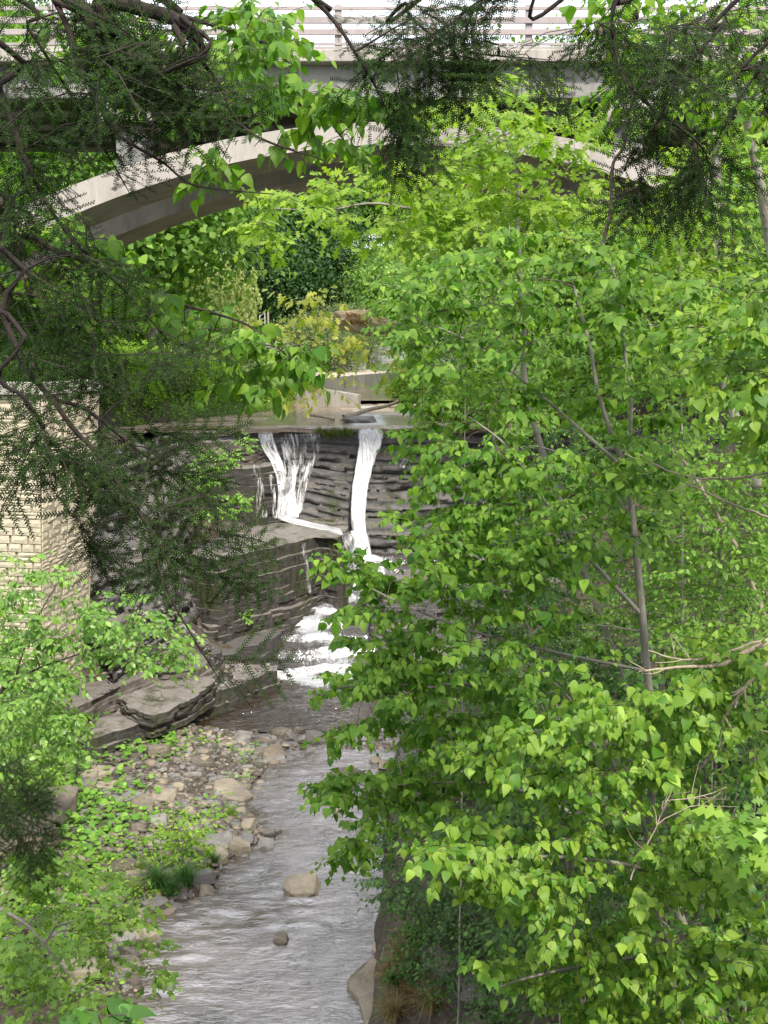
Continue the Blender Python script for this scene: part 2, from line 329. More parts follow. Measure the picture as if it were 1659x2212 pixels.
def H(x, y):
    x = np.asarray(x, float); y = np.asarray(y, float); L, Rr = bank_l(y), bank_r(y)
    n = fbm(x*.6, y*.6, 4, 1); n2 = fbm(x*2.2, y*2.2, 3, 2)
    zw = np.where(y < 43, 0.0, bed_z(y, x)+.1)
    floor = zw-.3+.1*n2
    dl = L-x; dr = x-Rr; up = sst(35.5, 38, y)
    gl = .03+.09*np.clip(dl, 0, 5)+.45*np.clip(dl-5, 0, 30)+.12*n2*sst(0, 1, dl)+.1*n*sst(0, 2, dl)
    cl = .2+.9*sst(0, 1.2, dl)+.85*np.clip(dl-1.4, 0, 30)+.2*n
    zl = zw*up+(gl*(1-up)+cl*up)
    g = sst(32.5, 34, y)*(1-sst(37.5, 39, y))
    cr_ = 1.7*sst(-.05, .5, dr)+.72*np.clip(dr-.6, 0, 40)+.35*n+.12*n2; grv = .05+.12*dr+.1*n2+.72*np.clip(dr-2, 0, 40)
    zr = zw+cr_*(1-g)+grv*g
    z = np.where(dl > 0, np.maximum(zl, floor), np.where(dr > 0, np.maximum(zr, floor), floor))
    z = np.minimum(z, np.where(x < 0, 8.7, 14)+.3*n+.1*np.clip(np.abs(x)-14, 0, 60))
    top = 8.62+.012*(y-57)+.05*n+1.3*sst(0, 2.5, np.interp(y, [55, 57, 61, 68, 75, 84], [-13, -13.5, -11.4, -7.3, -5.8, -5.6])-x)+1.5*sst(0, 3, x-np.interp(y, [55, 58, 70, 80, 110], [9, 9, 7, 7, 14]))
    back = sst(57.2, 57.9, y); z = z*(1-back)+top*back
    z = np.maximum(z, 10.7-.95*np.clip(y-1.5, 0, 99)-.1*np.abs(x-1)-99*(y > 12))
    far = sst(100, 210, y)*22*(1-.25*np.exp(-((x+22)/22)**2)); side = sst(16, 75, np.abs(x-2))*22*sst(35, 90, y)
    return z+far+side+.8*n*sst(80, 120, y)
def axis(segs):
    a = []
    for lo, hi, st in segs: a.append(np.arange(lo, hi, st))
    return np.concatenate(a+[[segs[-1][1]]])
gx = axis([(-600, -120, 40), (-120, -30, 6), (-30, -14, 1), (-14, -8, .3), (-8, 3, .14), (3, 8, .22), (8, 16, .4), (16, 40, 2), (40, 120, 8), (120, 600, 40)])
gy = axis([(-60, -5, 5), (-5, 18, .6), (18, 57, .17), (57, 58.2, .13), (58.2, 100, 1.2), (100, 240, 5), (240, 900, 44)])
GX, GY = np.meshgrid(gx, gy); GZ = H(GX, GY)
me = grid_mesh('ground', GX, GY, GZ, M['ground'])
gr = np.clip(.22+.45*sst(0, 6, bank_l(GY)-GX-2.5)*(1-.5*sst(36, 39, GY))+.6*sst(60, 75, GY)+.5*fbm(GX*.4, GY*.4, 3, 9), 0, 1)
at = me.attributes.new('green', 'FLOAT', 'POINT'); at.data.foreach_set('value', gr.ravel().astype(np.float32))
link('ground', me, kind='structure')
# ---- strata: stacked rock layers along a path (the gorge wall) or round a polygon (ledges)
def layers_z(h, lo=.08, hi=.38, seed=0):
    r = np.random.default_rng(seed); a = [0.]
    while a[-1] < h: a.append(a[-1]+r.uniform(lo, hi)**1.0)
    a = np.array(a); return a/a[-1]
def gorge_wall():
    pts = np.array([(-12.5, 37, 8.7, -8.2, 36.6, .8, .2), (-11.3, 39, 8.75, -7.7, 38.6, 1, .2), (-10.6, 42, 8.8, -7.2, 41.6, 1.1, .2), (-10.2, 46, 8.8, -6.9, 46, 1.3, .2),
        (-10.3, 50, 8.7, -7.2, 49.6, 1.8, .2), (-9.9, 53, 8.7, -7.2, 52.4, 2.4, .2), (-8.5, 55.2, 8.66, -6.6, 54, 3, .25), (-6.4, 56.6, 8.7, -5.5, 55.1, 3.6, .13),
        (-4, 57, 8.72, -3.6, 55.2, 3.2, .06), (-1.6, 57, 8.72, -1.4, 55.2, 2.2, .06), (1, 57, 8.7, 1.1, 55.3, 2.1, .14), (4, 57.4, 8.7, 4, 55.6, 2.1, .2),
        (8.6, 58, 8.7, 8, 56, 2.1, .25), (12.5, 57, 8.9, 10.8, 55, 2.4, .3), (16, 51, 9.4, 13, 50, 3, .3)])
    seg = np.linalg.norm(np.diff(pts[:, :2], axis=0), axis=1); s = np.r_[0, np.cumsum(seg)]; ss = np.arange(0, s[-1], .14)
    Q = np.stack([np.interp(ss, s, pts[:, k]) for k in range(7)], 1)
    lz = layers_z(6.5, .05, .24, 3); rows = []
    tang = nrm(np.gradient(Q[:, 3:5], axis=0)); nor = np.stack([tang[:, 1], -tang[:, 0]], 1)
    for k in range(len(lz)-1):
        off = Q[:, 6]*(1.2*vn(ss*.35, k*.17, 21)+.55*(hsh(np.floor(ss/.9+k*.37), k, 5)-.5)+.35*(hsh(np.floor(ss/.35), k, 8)-.5)+.25*vn(ss*3, k, 4))+Q[:, 6]*.8*(hsh(0, k, 1)-.3)
        for t in (lz[k], lz[k+1]):
            tt = t+.012*vn(ss*.4, k*3., 7); base = Q[:, 3:6]*(1-tt[:, None])+Q[:, 0:3]*tt[:, None]
            p = base.copy(); p[:, :2] += nor*(off+.05*vn(ss*5, t*40))[:, None]; rows.append(p)
    A = np.array(rows); me = grid_mesh('gorge_wall', A[..., 0], A[..., 1], A[..., 2], M['cliff'], False)
    link('gorge_wall', me, kind='structure')
gorge_wall()
def strata_block(name, poly, ztop, zbot, mat, seed=0, out=.05, amp=.1, th=(.1, .3), parent=None, tilt=(0, 0), step=.15, rnd=.12, base=(0, 0, 0), **kw):
    """stacked irregular layers round a polygon given in metres"""
    poly = np.asarray(poly, float)[:, :2]; n = len(poly); c = poly.mean(0)
    dense = np.concatenate([np.linspace(poly[i], poly[(i+1) % n], max(2, int(np.linalg.norm(poly[(i+1) % n]-poly[i])/step)), endpoint=False) for i in range(n)])
    dense = (np.roll(dense, 1, 0)+4*dense+np.roll(dense, -1, 0))/6; dense = dense+.06*np.stack([hsh(np.arange(len(dense))//3, seed, 3)-.5, hsh(np.arange(len(dense))//4, seed, 4)-.5], 1)
    tg = nrm(np.roll(dense, -1, 0)-np.roll(dense, 1, 0)); no = np.stack([tg[:, 1], -tg[:, 0]], 1)
    if ((dense-c)*no).sum(1).mean() < 0: no = -no
    ss = np.arange(len(dense))*step; h = ztop-zbot; lz = layers_z(h, th[0], th[1], seed); rows = []; m = len(dense)
    r2 = np.random.default_rng(seed+50)
    for k in range(len(lz)-1):
        f = 1-(lz[k]+lz[k+1])/2
        off = out*f*h+amp*(.5*vn(ss*.5, k*.7+seed, 2)+1.1*(hsh(np.floor(ss/.55+k*.4), k+seed, 3)-.5)+.35*(hsh(np.floor(ss/.2), k, 5)-.5))-rnd*h*(max(0, lz[k+1]-.8))*2+amp*.5*(r2.random()-.5)
        for t in (lz[k], lz[k+1]):
            q = dense+no*off[:, None]; z = zbot+h*t+tilt[0]*(q[:, 0]-c[0])+tilt[1]*(q[:, 1]-c[1])+.03*vn(q[:, 0]*2, q[:, 1]*2, seed)
            rows.append(np.c_[q, z])
    top = rows[-1]
    for s_ in (.93, .8, .62, .4, .18):
        q = c+(top[:, :2]-c)*s_; rows.append(np.c_[q, ztop+tilt[0]*(q[:, 0]-c[0])+tilt[1]*(q[:, 1]-c[1])+.05*fbm(q[:, 0]*1.3, q[:, 1]*1.3, 3, seed)*1.6+.03*np.floor(2*hsh(np.floor(q[:, 0]*1.1), np.floor(q[:, 1]*1.6), seed))])
    A = np.array(rows)-np.array(base); K = len(A); V = A.reshape(-1, 3); j = np.arange(m); F = []
    for i in range(K-1): F.append(np.stack([i*m+j, i*m+(j+1) % m, (i+1)*m+(j+1) % m, (i+1)*m+j], 1))
    V = np.r_[V, [np.r_[V[-m:].mean(0)]]]; F = np.concatenate(F); me = bpy.data.meshes.new(name)
    cap = [((K-1)*m+int(a), (K-1)*m+int((a+1) % m), len(V)-1) for a in j]
    me.from_pydata(V.tolist(), [], F.tolist()+cap); me.materials.append(mat); me.update()
    return link(name, me, parent, **kw)
def px(poly, z): return [tuple(G(u, v, z)[:2]) for u, v in poly]
def bedrock(name, poly, ztop, zbot, mat, **kw): return strata_block(name, px(poly, ztop), ztop, zbot, M[mat], kind='structure', **kw)
bedrock('rock_ledge', [(395, 1200), (440, 1168), (560, 1128), (630, 1116), (740, 1112), (765, 1140), (748, 1156), (735, 1166), (690, 1160), (640, 1174), (560, 1192), (470, 1212)], 4.5, 1.6, 'darkledge', seed=6, out=.09, amp=.12, th=(.08, .8), step=.12, rnd=.2)
strata_block('rock_ledge', [(-9.2, 56.8), (-9, 53.6), (-7.6, 52.9), (-6.1, 53.1), (-5.15, 53.9), (-4.7, 55.2), (-5.2, 57)], 7.15, 3.6, M['darkledge'], seed=2, out=.1, amp=.16, rnd=.3, th=(.15, .5), kind='structure')
strata_block('rock_ledge', [(-10.5, 57.4), (-9.8, 54.2), (-8.2, 54.0), (-6.6, 55.3), (-5.6, 57.4)], 8.3, 6.8, M['ledge'], seed=5, out=.35, amp=.2, th=(.08, .2), kind='structure')
bedrock('rock_ledge', [(430, 1366), (490, 1352), (548, 1340), (612, 1366), (600, 1376), (560, 1392), (528, 1394), (506, 1408), (440, 1414)], 1.3, .4, 'shale', seed=7, out=.03, amp=.16, th=(.3, 1.2), tilt=(.03, .03))
bedrock('rock_ledge', [(420, 1330), (520, 1290), (640, 1280), (690, 1284), (680, 1296), (640, 1312), (560, 1332), (450, 1356)], 2.0, .8, 'darkledge', seed=8, out=.1, amp=.2, th=(.08, .3))
bedrock('rock_ledge', [(400, 1300), (500, 1255), (640, 1235), (700, 1240), (690, 1252), (600, 1275), (480, 1310)], 2.7, 1.4, 'darkledge', seed=18, out=.1, amp=.2, th=(.08, .25))
bedrock('rock_ledge', [(118, 1598), (150, 1548), (160, 1505), (255, 1500), (300, 1545), (318, 1562), (235, 1588), (180, 1602)], 1.0, -.1, 'darkledge', seed=9, out=.05, amp=.12, th=(.15, .5))
bedrock('rock_ledge', [(245, 1482), (300, 1452), (400, 1440), (470, 1468), (430, 1500), (380, 1528), (330, 1545), (290, 1538), (258, 1512)], 1.4, .6, 'darkledge', seed=10, out=-.2, amp=.14, th=(.06, .2), rnd=.15)
bedrock('rock_ledge', [(296, 1556), (345, 1550), (430, 1508), (510, 1482), (575, 1457), (604, 1449), (598, 1437), (520, 1432), (450, 1450), (380, 1480), (310, 1520)], .85, -.4, 'darkledge', seed=11, out=.04, amp=.08, th=(.3, .7))
bedrock('rock_ledge', [(120, 1515), (170, 1480), (260, 1440), (420, 1400), (470, 1425), (440, 1445), (330, 1452), (250, 1485), (160, 1530)], 1.75, .5, 'ledge', seed=12, out=.1, amp=.18, th=(.1, .3))
bedrock('rock_ledge', [(330, 1420), (400, 1380), (450, 1385), (480, 1400), (470, 1420), (430, 1435), (360, 1445)], 1.5, .4, 'shale', seed=13, out=.1, amp=.15, th=(.1, .3))
# flat rock right of the cascade
for i, (poly, zt, zb) in enumerate([([(800, 1335), (860, 1310), (1010, 1300), (1090, 1320), (1000, 1350), (850, 1360)], 1.7, .3), ([(790, 1250), (900, 1225), (1080, 1220), (1150, 1260), (1000, 1290), (830, 1290)], 2.7, 1.0),
        ([(800, 1400), (950, 1370), (1150, 1380), (1100, 1440), (900, 1450), (830, 1430)], .9, -.3), ([(1000, 1190), (1150, 1180), (1300, 1220), (1200, 1260), (1050, 1240)], 3.6, 1.5)]):
    bedrock('rock_ledge', poly, zt, zb, 'cliff', seed=20+i, out=.15, amp=.15, th=(.08, .25))
# overhanging ledges of the right bank near the camera
strata_block('rock_ledge', [(-.15, 25.2), (.1, 26.2), (.2, 27.6), (1.2, 28.4), (2.5, 27), (2.5, 25), (1, 24.6)], 1.5, -.2, M['ledge'], seed=31, out=-.2, amp=.15, th=(.12, .35), rnd=.35, kind='structure')
strata_block('rock_ledge', [(-.05, 19), (-.1, 21), (.15, 22.5), (.25, 23.8), (1.6, 24.4), (3, 22), (3.2, 18.5)], 1.35, -.2, M['ledge'], seed=32, out=-.15, amp=.18, th=(.1, .3), rnd=.5, kind='structure')
strata_block('rock_ledge', [(.5, 17.6), (.7, 19.6), (2.4, 20.2), (4.6, 19.4), (5, 16.5), (1.5, 16)], 2.6, 0, M['ledge'], seed=33, out=-.05, amp=.22, th=(.15, .4), kind='structure')
strata_block('rock_ledge', [(.3, 28.6), (.4, 30.4), (1.2, 32), (3, 32.5), (4, 30), (2, 28)], 1.9, -.2, M['shale'], seed=34, out=0, amp=.2, th=(.12, .35), kind='structure')
# the flat bedrock above the falls
ax = np.arange(-14.2, 12.5, .15); ay = np.r_[np.arange(55.0, 60, .12), np.arange(60, 62, .2), np.arange(62, 92, .35)]
X, Y = np.meshgrid(ax, ay); lipy = np.interp(X, [-14, -10, -8, -6.4, -4, 1, 4, 9, 12.5], [52, 53, 55.3, 56.4, 56.75, 56.75, 57.2, 57.8, 57]); lipy = lipy+.18*vn(X*.9, 0*X, 2)+.1*(hsh(np.floor(X/.5), 0*X.astype(int), 3)-.5)
Yb = np.maximum(Y, lipy); st = .045*np.floor(3*fbm(X*.22, Yb*.45, 4, 12)+.5)+.025*fbm(X*1.5, Yb*3, 3, 5)
Z = 8.74+.012*(Yb-57)+st-3*np.clip(lipy-Y, 0, .1)*10*.07
me = grid_mesh('bedrock_platform', X, Yb, Z, M['plat']); link('bedrock_platform', me, kind='structure')
# ---- water
def water(name, ax, ay, zf, mat, mask=None, foam=None):
    X, Y = np.meshgrid(ax, ay); Z = zf(X, Y); n, m = X.shape; idx = np.arange(n*m).reshape(n, m)
    F = np.stack([idx[:-1, :-1], idx[:-1, 1:], idx[1:, 1:], idx[1:, :-1]], -1).reshape(-1, 4)
    if mask is not None: F = F[mask((X[:-1, :-1]+.05).ravel(), (Y[:-1, :-1]+.05).ravel())]
    me = tri_mesh(name, np.stack([X, Y, Z], -1).reshape(-1, 3), F, mat, True)
    if foam is not None: a = me.attributes.new('foam', 'FLOAT', 'POINT'); a.data.foreach_set('value', foam(X, Y).ravel().astype(np.float32))
    return link(name, me, kind='structure')
def seg_d(X, Y, pts):
    d = np.full(X.shape, 1e9)
    for a, b in zip(pts[:-1], pts[1:]):
        a = np.array(a[:2]); b = np.array(b[:2]); ab = b-a; t = np.clip(((X-a[0])*ab[0]+(Y-a[1])*ab[1])/(ab@ab), 0, 1); d = np.minimum(d, np.hypot(X-a[0]-t*ab[0], Y-a[1]-t*ab[1]))
    return d
riff = [(G(u, v, 0), w) for u, v, w in ((460, 1990, 1.2), (600, 1960, 1.0), (720, 1800, .5), (560, 1760, .5), (640, 1640, 1.1), (330, 2120, 1.), (740, 2000, .6))]
def creek_z(X, Y):
    r = sum(np.exp(-((X-p[0])**2+((Y-p[1])*.8)**2)/w**2) for p, w in riff)
    return .02*fbm(X*1.6, Y*2.6, 3, 31)+(.02+.06*r)*fbm(X*1.5+.4*Y, Y*3.4, 2, 33)+.007*vn(X*2.2+.6*Y, Y*8, 35)+.02*sst(33, 36.5, Y)*fbm(X*4, Y*4, 2, 4)+.10*sst(34, 36.6, Y)
def creek_foam(X, Y):
    r = sum(np.exp(-((X-p[0])**2+((Y-p[1])*.8)**2)/w**2) for p, w in riff)
    return .12+.1*r+.14*sst(34.5, 36.4, Y)
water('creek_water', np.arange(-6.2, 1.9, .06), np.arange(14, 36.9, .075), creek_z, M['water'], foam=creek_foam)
_w = bpy.data.objects['creek_water'].data; _c = np.empty(len(_w.vertices)*3); _w.vertices.foreach_get('co', _c); _c = _c.reshape(-1, 3)
_r = sum(np.exp(-((_c[:, 0]-p[0])**2+(_c[:, 1]-p[1])**2)/w**2) for p, w in riff)
_s = .55*np.exp(-(_c[:, 0]-bank_l(_c[:, 1]))/.55)+.35*np.exp(-(bank_r(_c[:, 1])-_c[:, 0])/.4)+.28*_r+.1*sst(27, 34, _c[:, 1])
_a = _w.attributes.new('shal', 'FLOAT', 'POINT'); _a.data.foreach_set('value', np.clip(_s, 0, .8).astype(np.float32))
wv = lambda X, Y: .15+.06*vn(X*1.0+.3*Y, Y*2.0, 41)+.03*vn(X*2.1-.4*Y, Y*4.1, 42)+.006*vn(X*9, Y*14, 43)
pool_in = [G(u, v, .1) for u, v in ((600, 1462), (700, 1475), (800, 1450))]
water('pool_water', np.arange(-7.4, 4.6, .07), np.arange(36.6, 44.2, .055), wv, M['pool'], foam=lambda X, Y: .0+.6*np.exp(-(seg_d(X, Y, pool_in)/1.0)**2))
flow = [G(u, v, z) for u, v, z in ((778, 1225, 2.4), (750, 1265, 2.2), (705, 1300, 1.8), (660, 1335, 1.5), (720, 1375, 1.2), (745, 1410, .8), (700, 1440, .6), (615, 1465, .3))]
flow2 = [G(u, v, z) for u, v, z in ((660, 1335, 1.5), (600, 1375, 1.3), (560, 1400, 1.1))]
def casc_foam(X, Y):
    st_ = np.abs(bed_z(Y+.15, X)-bed_z(Y-.15, X))
    return .12+.33*np.exp(-(seg_d(X, Y, flow)/.8)**2)+.14*np.exp(-(seg_d(X, Y, flow2)/.9)**2)+.6*np.clip(st_, 0, .3)+.12*sst(49.5, 51.5, Y)*np.exp(-((X+1.2)/2)**2)
casc_z = lambda X, Y: bed_z(Y, X)+.16+.05*np.exp(-(seg_d(X, Y, flow)/.8)**2)*(2+2.5*fbm(X*2.5, Y*2.5, 3, 8))+.02*fbm(X*6, Y*6, 2, 9)
M['cascade'] = water_mat('cascade_water', (.06, .052, .047), (1, 1.6, 1), .08, ior=1.9, bscale=2.6)
water('cascade_water', np.arange(-6.6, 2.6, .06), np.arange(43.2, 54.8, .06), casc_z, M['cascade'], foam=casc_foam, mask=lambda x, y: y+.35*vn(x*.9, y*.4, 3)-.12*x > 43.25)
upf = [G(u, v, 8.85) for u, v in ((800, 925), (790, 895), (810, 880), (900, 870))]
water('upper_creek_water', np.arange(-11, 10, .12), np.r_[np.arange(56.6, 64, .12), np.arange(64, 76, .3)], lambda X, Y: 8.755+.012*(Y-57)+.01*fbm(X*2, Y*3, 2, 5), M['upwater'], foam=lambda X, Y: .28+.55*np.exp(-(seg_d(X, Y, upf)/.8)**2)+.35*sst(58, 57, Y)*np.exp(-((X+3)/3)**2))
water('channel_water', np.arange(-6, 30, .4), np.arange(78.2, 130, .5), lambda X, Y: 9.25+.01*fbm(X*2, Y*2, 2, 5), M['upwater'], foam=lambda X, Y: .3+0*X)
def fall(name, label, cat, paths, seed=0, group=None):
    """paths: (list of (u, v, D, half width m), n strands, strand width)"""
    r = np.random.default_rng(seed); V = []; F = []; nb = 0
    for pts, n, sw in paths:
        q = np.array([P(u, v, D) for u, v, D, w in pts]); hw = np.array([p[3] for p in pts]); ns = 26
        line = smooth_line(q, ns); w = np.interp(np.linspace(0, 1, ns), np.linspace(0, 1, len(hw)), hw)
        for i in range(n):
            a, b = sorted(r.uniform(-.15, 1.15, 2)); a = max(0, a); b = min(1, b)
            if b-a < .12: b = min(1, a+.12)
            k = np.linspace(a, b, 14)*(ns-1); ki = k.astype(int).clip(0, ns-2); fr = (k-ki)[:, None]; c = line[ki]*(1-fr)+line[ki+1]*fr; ww = np.interp(k, np.arange(ns), w)
            o = np.clip(r.normal(0, .5), -1.1, 1.1); x = o*ww+.03*vn(k*.6+i*7.7, i, 2)+.02*vn(k*2, i*3.3, 5)
            c = c+np.c_[x, -.03-np.abs(r.normal(0, .05))-.05*(1-o*o)+0*x, .02*vn(k, i+.5, 9)]
            hwid = sw*r.uniform(.35, 1.2)*np.sin(np.linspace(.12, math.pi-.12, 14))**.6*(.75+.5*hsh(np.arange(14), i, 1))
            tw = r.normal(0, .5); d = np.c_[hwid, hwid*math.sin(tw)*.6, 0*hwid]; V += [c-d, c+d]
            j = np.arange(13); F.append(np.stack([nb+j, nb+14+j, nb+15+j, nb+1+j], 1)); nb += 28
    me = tri_mesh(name, np.concatenate(V), np.concatenate(F), M['fall'], True); c = np.concatenate(V).mean(0)
    o = link(name, me, label=label, category=cat)
    if group: o['group'] = group
    return o
def veil_mat():
    m, t, b = new_mat('falling_water'); au = N(t, 'Attribute', _attribute_name='su'); av = N(t, 'Attribute', _attribute_name='sv'); ad_ = N(t, 'Attribute', _attribute_name='dens')
    cb = t.nodes.new('ShaderNodeCombineXYZ'); t.links.new(au.outputs['Fac'], cb.inputs[0]); t.links.new(av.outputs['Fac'], cb.inputs[1])
    mp = t.nodes.new('ShaderNodeMapping'); mp.inputs['Scale'].default_value = (11, 1.3, 1); t.links.new(cb.outputs[0], mp.inputs[0])
    f = noise(t, mp.outputs[0], 1.0, 8, .72, .35); mp2 = t.nodes.new('ShaderNodeMapping'); mp2.inputs['Scale'].default_value = (24, 7, 1); t.links.new(cb.outputs[0], mp2.inputs[0]); f2 = noise(t, mp2.outputs[0], 1.0, 6, .8)
    mm = N(t, 'Math', _operation='MULTIPLY_ADD'); t.links.new(f2, mm.inputs[0]); mm.inputs[1].default_value = .5; t.links.new(f, mm.inputs[2])
    sm = N(t, 'Math', _operation='ADD'); t.links.new(mm.outputs[0], sm.inputs[0]); t.links.new(ad_.outputs['Fac'], sm.inputs[1])
    al = N(t, 'MapRange'); t.links.new(sm.outputs[0], al.inputs[0]); al.inputs[1].default_value = 1.0; al.inputs[2].default_value = 1.3
    c = ramp(t, mm.outputs[0], [(.55, (.42, .44, .47)), (.75, (.7, .715, .73)), (.95, (.86, .865, .87))]); t.links.new(c, b.inputs['Base Color']); b.inputs['Roughness'].default_value = .35
    t.links.new(al.outputs[0], b.inputs['Alpha']); bump(t, b, mm.outputs[0], .8, .04); return m
M['veil'] = veil_mat()
def veil(name, label, sheets):
    V = []; F = []; A = [[], [], []]; nb = 0
    for k, (lc, rc, dn) in enumerate(sheets):
        n, m = 60, 22; a = smooth_line(np.array([P(*q) for q in lc]), n); b_ = smooth_line(np.array([P(*q) for q in rc]), n); t_ = np.linspace(0, 1, n)[:, None]; u = np.linspace(0, 1, m)[None]
        g = a[:, None]*(1-u[..., None])+b_[:, None]*u[..., None]; w = np.linalg.norm(b_-a, axis=1)[:, None]; bow = np.sin(u*math.pi)*.12*np.minimum(w, .8)+.05*vn(u*w*9+7*k, t_*3, 3)
        fl = g.reshape(-1, 3); dd = nrm(fl-np.array([0, 0, EYE])); rr2 = np.linalg.norm(fl-np.array([0, 0, EYE]), axis=1); hd = np.full(len(fl), 1e9)
        for i in range(len(fl)):
            hit, loc, *_r = S.ray_cast(VDG, Vector((0, 0, EYE))+Vector(dd[i])*45, Vector(dd[i]))
            if hit: hd[i] = 45+(loc-(Vector((0, 0, EYE))+Vector(dd[i])*45)).length
        hd = hd.reshape(n, m); hd = np.minimum(hd, rr2.reshape(n, m)+.0)
        for _ in range(2): hp_ = np.pad(hd, 1, mode='edge'); hd = np.minimum(hd, (hp_[:-2, 1:-1]+hp_[2:, 1:-1]+hp_[1:-1, :-2]+hp_[1:-1, 2:])/4+.02)
        g = np.array([0, 0, EYE])+dd.reshape(n, m, 3)*(hd-.05)[..., None]
        g = g-np.array([0, 1, 0])*bow[..., None]; L = np.linalg.norm(a[-1]-a[0]); edge = np.clip(np.minimum(u, 1-u)*6, 0, 1)*np.clip(np.minimum(t_*14, (1.0-t_)*9+.5), 0, 1)
        d = dn(u, t_)-.75*(1-edge)**1.5+.12*vn(t_*4, u*3, k); V.append(g.reshape(-1, 3)); A[0].append((u*w+3.1*k+0*t_).ravel()); A[1].append((t_*L+1.7*k+0*u).ravel()); A[2].append((d+0*u*t_).ravel())
        idx = nb+np.arange(n*m).reshape(n, m); F.append(np.stack([idx[:-1, :-1], idx[:-1, 1:], idx[1:, 1:], idx[1:, :-1]], -1).reshape(-1, 4)); nb += n*m
    me = tri_mesh(name, np.concatenate(V), np.concatenate(F), M['veil'], True)
    for nm, arr in zip(('su', 'sv', 'dens'), A): at_ = me.attributes.new(nm, 'FLOAT', 'POINT'); at_.data.foreach_set('value', np.concatenate(arr).astype(np.float32))
    return link(name, me, label=label, category='waterfall')
bpy.context.view_layer.update(); VDG = bpy.context.evaluated_depsgraph_get()
K = lambda v: (lambda u, t: v+0*u*t)
veil('waterfall', 'tall narrow white plume of water plunging over the right of the rock face', [
  ([(763, 921, 56.75), (770, 958, 56.4), (766, 1000, 56.0), (757, 1060, 55.6), (756, 1120, 55.2), (760, 1170, 54.9), (754, 1232, 54.2)], [(838, 921, 56.75), (828, 958, 56.4), (809, 1005, 56.0), (797, 1060, 55.6), (793, 1120, 55.2), (801, 1180, 54.9), (818, 1232, 54.2)], lambda u, t: .62-.35*np.clip(.25-t, 0, 1)*2*(np.abs(u-.5) > .28)+0*u),
  ([(775, 925, 56.6), (780, 1000, 55.85), (762, 1080, 55.4), (762, 1160, 54.7), (760, 1230, 54.0)], [(822, 925, 56.6), (800, 1000, 55.85), (787, 1080, 55.4), (792, 1160, 54.7), (806, 1230, 54.0)], K(.5)),
  ([(748, 1150, 54.3), (746, 1200, 53.8), (736, 1240, 53.3)], [(800, 1150, 54.3), (812, 1200, 53.8), (826, 1240, 53.3)], K(.45)),
  ([(826, 925, 56.7), (812, 1020, 56.1), (800, 1100, 55.8), (795, 1215, 54.9)], [(845, 925, 56.7), (832, 1020, 56.1), (822, 1100, 55.8), (822, 1215, 54.9)], K(.1))])
veil('waterfall', 'fan of white water strands narrowing onto the ledge, left of the tall plume', [
  ([(552, 930, 56.6), (560, 965, 56.2), (582, 1000, 55.8), (597, 1050, 55.4), (592, 1118, 54.7)], [(592, 930, 56.6), (600, 965, 56.2), (614, 1000, 55.8), (626, 1050, 55.4), (640, 1118, 54.7)], lambda u, t: .42+.12*t+0*u),
  ([(596, 930, 56.6), (604, 975, 56.2), (610, 1020, 55.8), (606, 1065, 55.4), (600, 1118, 54.7)], [(652, 930, 56.6), (650, 975, 56.2), (645, 1020, 55.8), (642, 1065, 55.3), (652, 1118, 54.6)], lambda u, t: .3+.3*t**2+0*u),
  ([(640, 930, 56.65), (640, 985, 56.25), (628, 1040, 55.8), (618, 1112, 54.9)], [(702, 930, 56.65), (694, 985, 56.25), (672, 1040, 55.8), (655, 1112, 55.0)], lambda u, t: .27+.12*t+0*u),
  ([(655, 990, 56.3), (672, 1040, 56), (690, 1120, 55.5)], [(705, 990, 56.3), (722, 1040, 56), (745, 1125, 55.5)], K(.08)),
  ([(480, 940, 55.9), (478, 952, 55.6), (476, 964, 55.4)], [(552, 934, 56.5), (548, 950, 56.1), (545, 962, 55.9)], K(.12))])
veil('waterfall', 'wider side trickle down the dark mossy block left of the water fan', [([(541, 1000, 53.1), (549, 1050, 52.7), (548, 1120, 52.4)], [(560, 1000, 53.1), (574, 1050, 52.7), (584, 1120, 52.4)], K(.24))])
veil('waterfall', 'thinnest side trickle at the right corner of the dark mossy block', [([(578, 1022, 53.4), (584, 1070, 53), (585, 1120, 52.7)], [(590, 1022, 53.4), (598, 1070, 53), (602, 1120, 52.7)], K(.3))])
veil('waterfall', 'low white curtain spilling from the middle ledge into the tall plume', [
  ([(598, 1108, 54.9), (640, 1118, 54.5), (690, 1130, 54.1), (738, 1140, 53.8)], [(596, 1122, 53.9), (640, 1134, 53.6), (690, 1146, 53.3), (742, 1158, 53.1)], K(.5)),
  ([(732, 1148, 53.6), (738, 1172, 53.1), (748, 1200, 52.8), (752, 1226, 52.6)], [(770, 1142, 53.9), (774, 1172, 53.4), (778, 1200, 53.1), (784, 1230, 52.9)], K(.38))])
veil('waterfall', 'single thin thread of water down the mossy front of the middle ledge', [([(651, 1170, 50.9), (653, 1200, 50.5), (658, 1235, 50.1), (662, 1285, 49.9)], [(659, 1170, 50.9), (664, 1200, 50.5), (670, 1235, 50.1), (676, 1285, 49.9)], K(.3))])
veil('waterfall', 'faint side thread high on the rock face right of the tall plume', [([(876, 930, 56.9), (870, 975, 56.5), (858, 1012, 56.2)], [(894, 930, 56.9), (888, 975, 56.5), (880, 1012, 56.2)], K(.25))])
veil('waterfall', 'little white spill over the lowest shelf into the brown pool', [([(592, 1447, 43.35), (592, 1458, 43.1), (590, 1474, 42.8)], [(622, 1447, 43.35), (624, 1460, 43.1), (628, 1476, 42.8)], K(.4))])
veil('waterfall', 'ragged low spill across the upper step of the lowest shelf', [([(630, 1414, 45.2), (630, 1426, 44.8), (632, 1436, 44.5)], [(735, 1414, 45.2), (738, 1428, 44.8), (740, 1438, 44.5)], K(.25))])
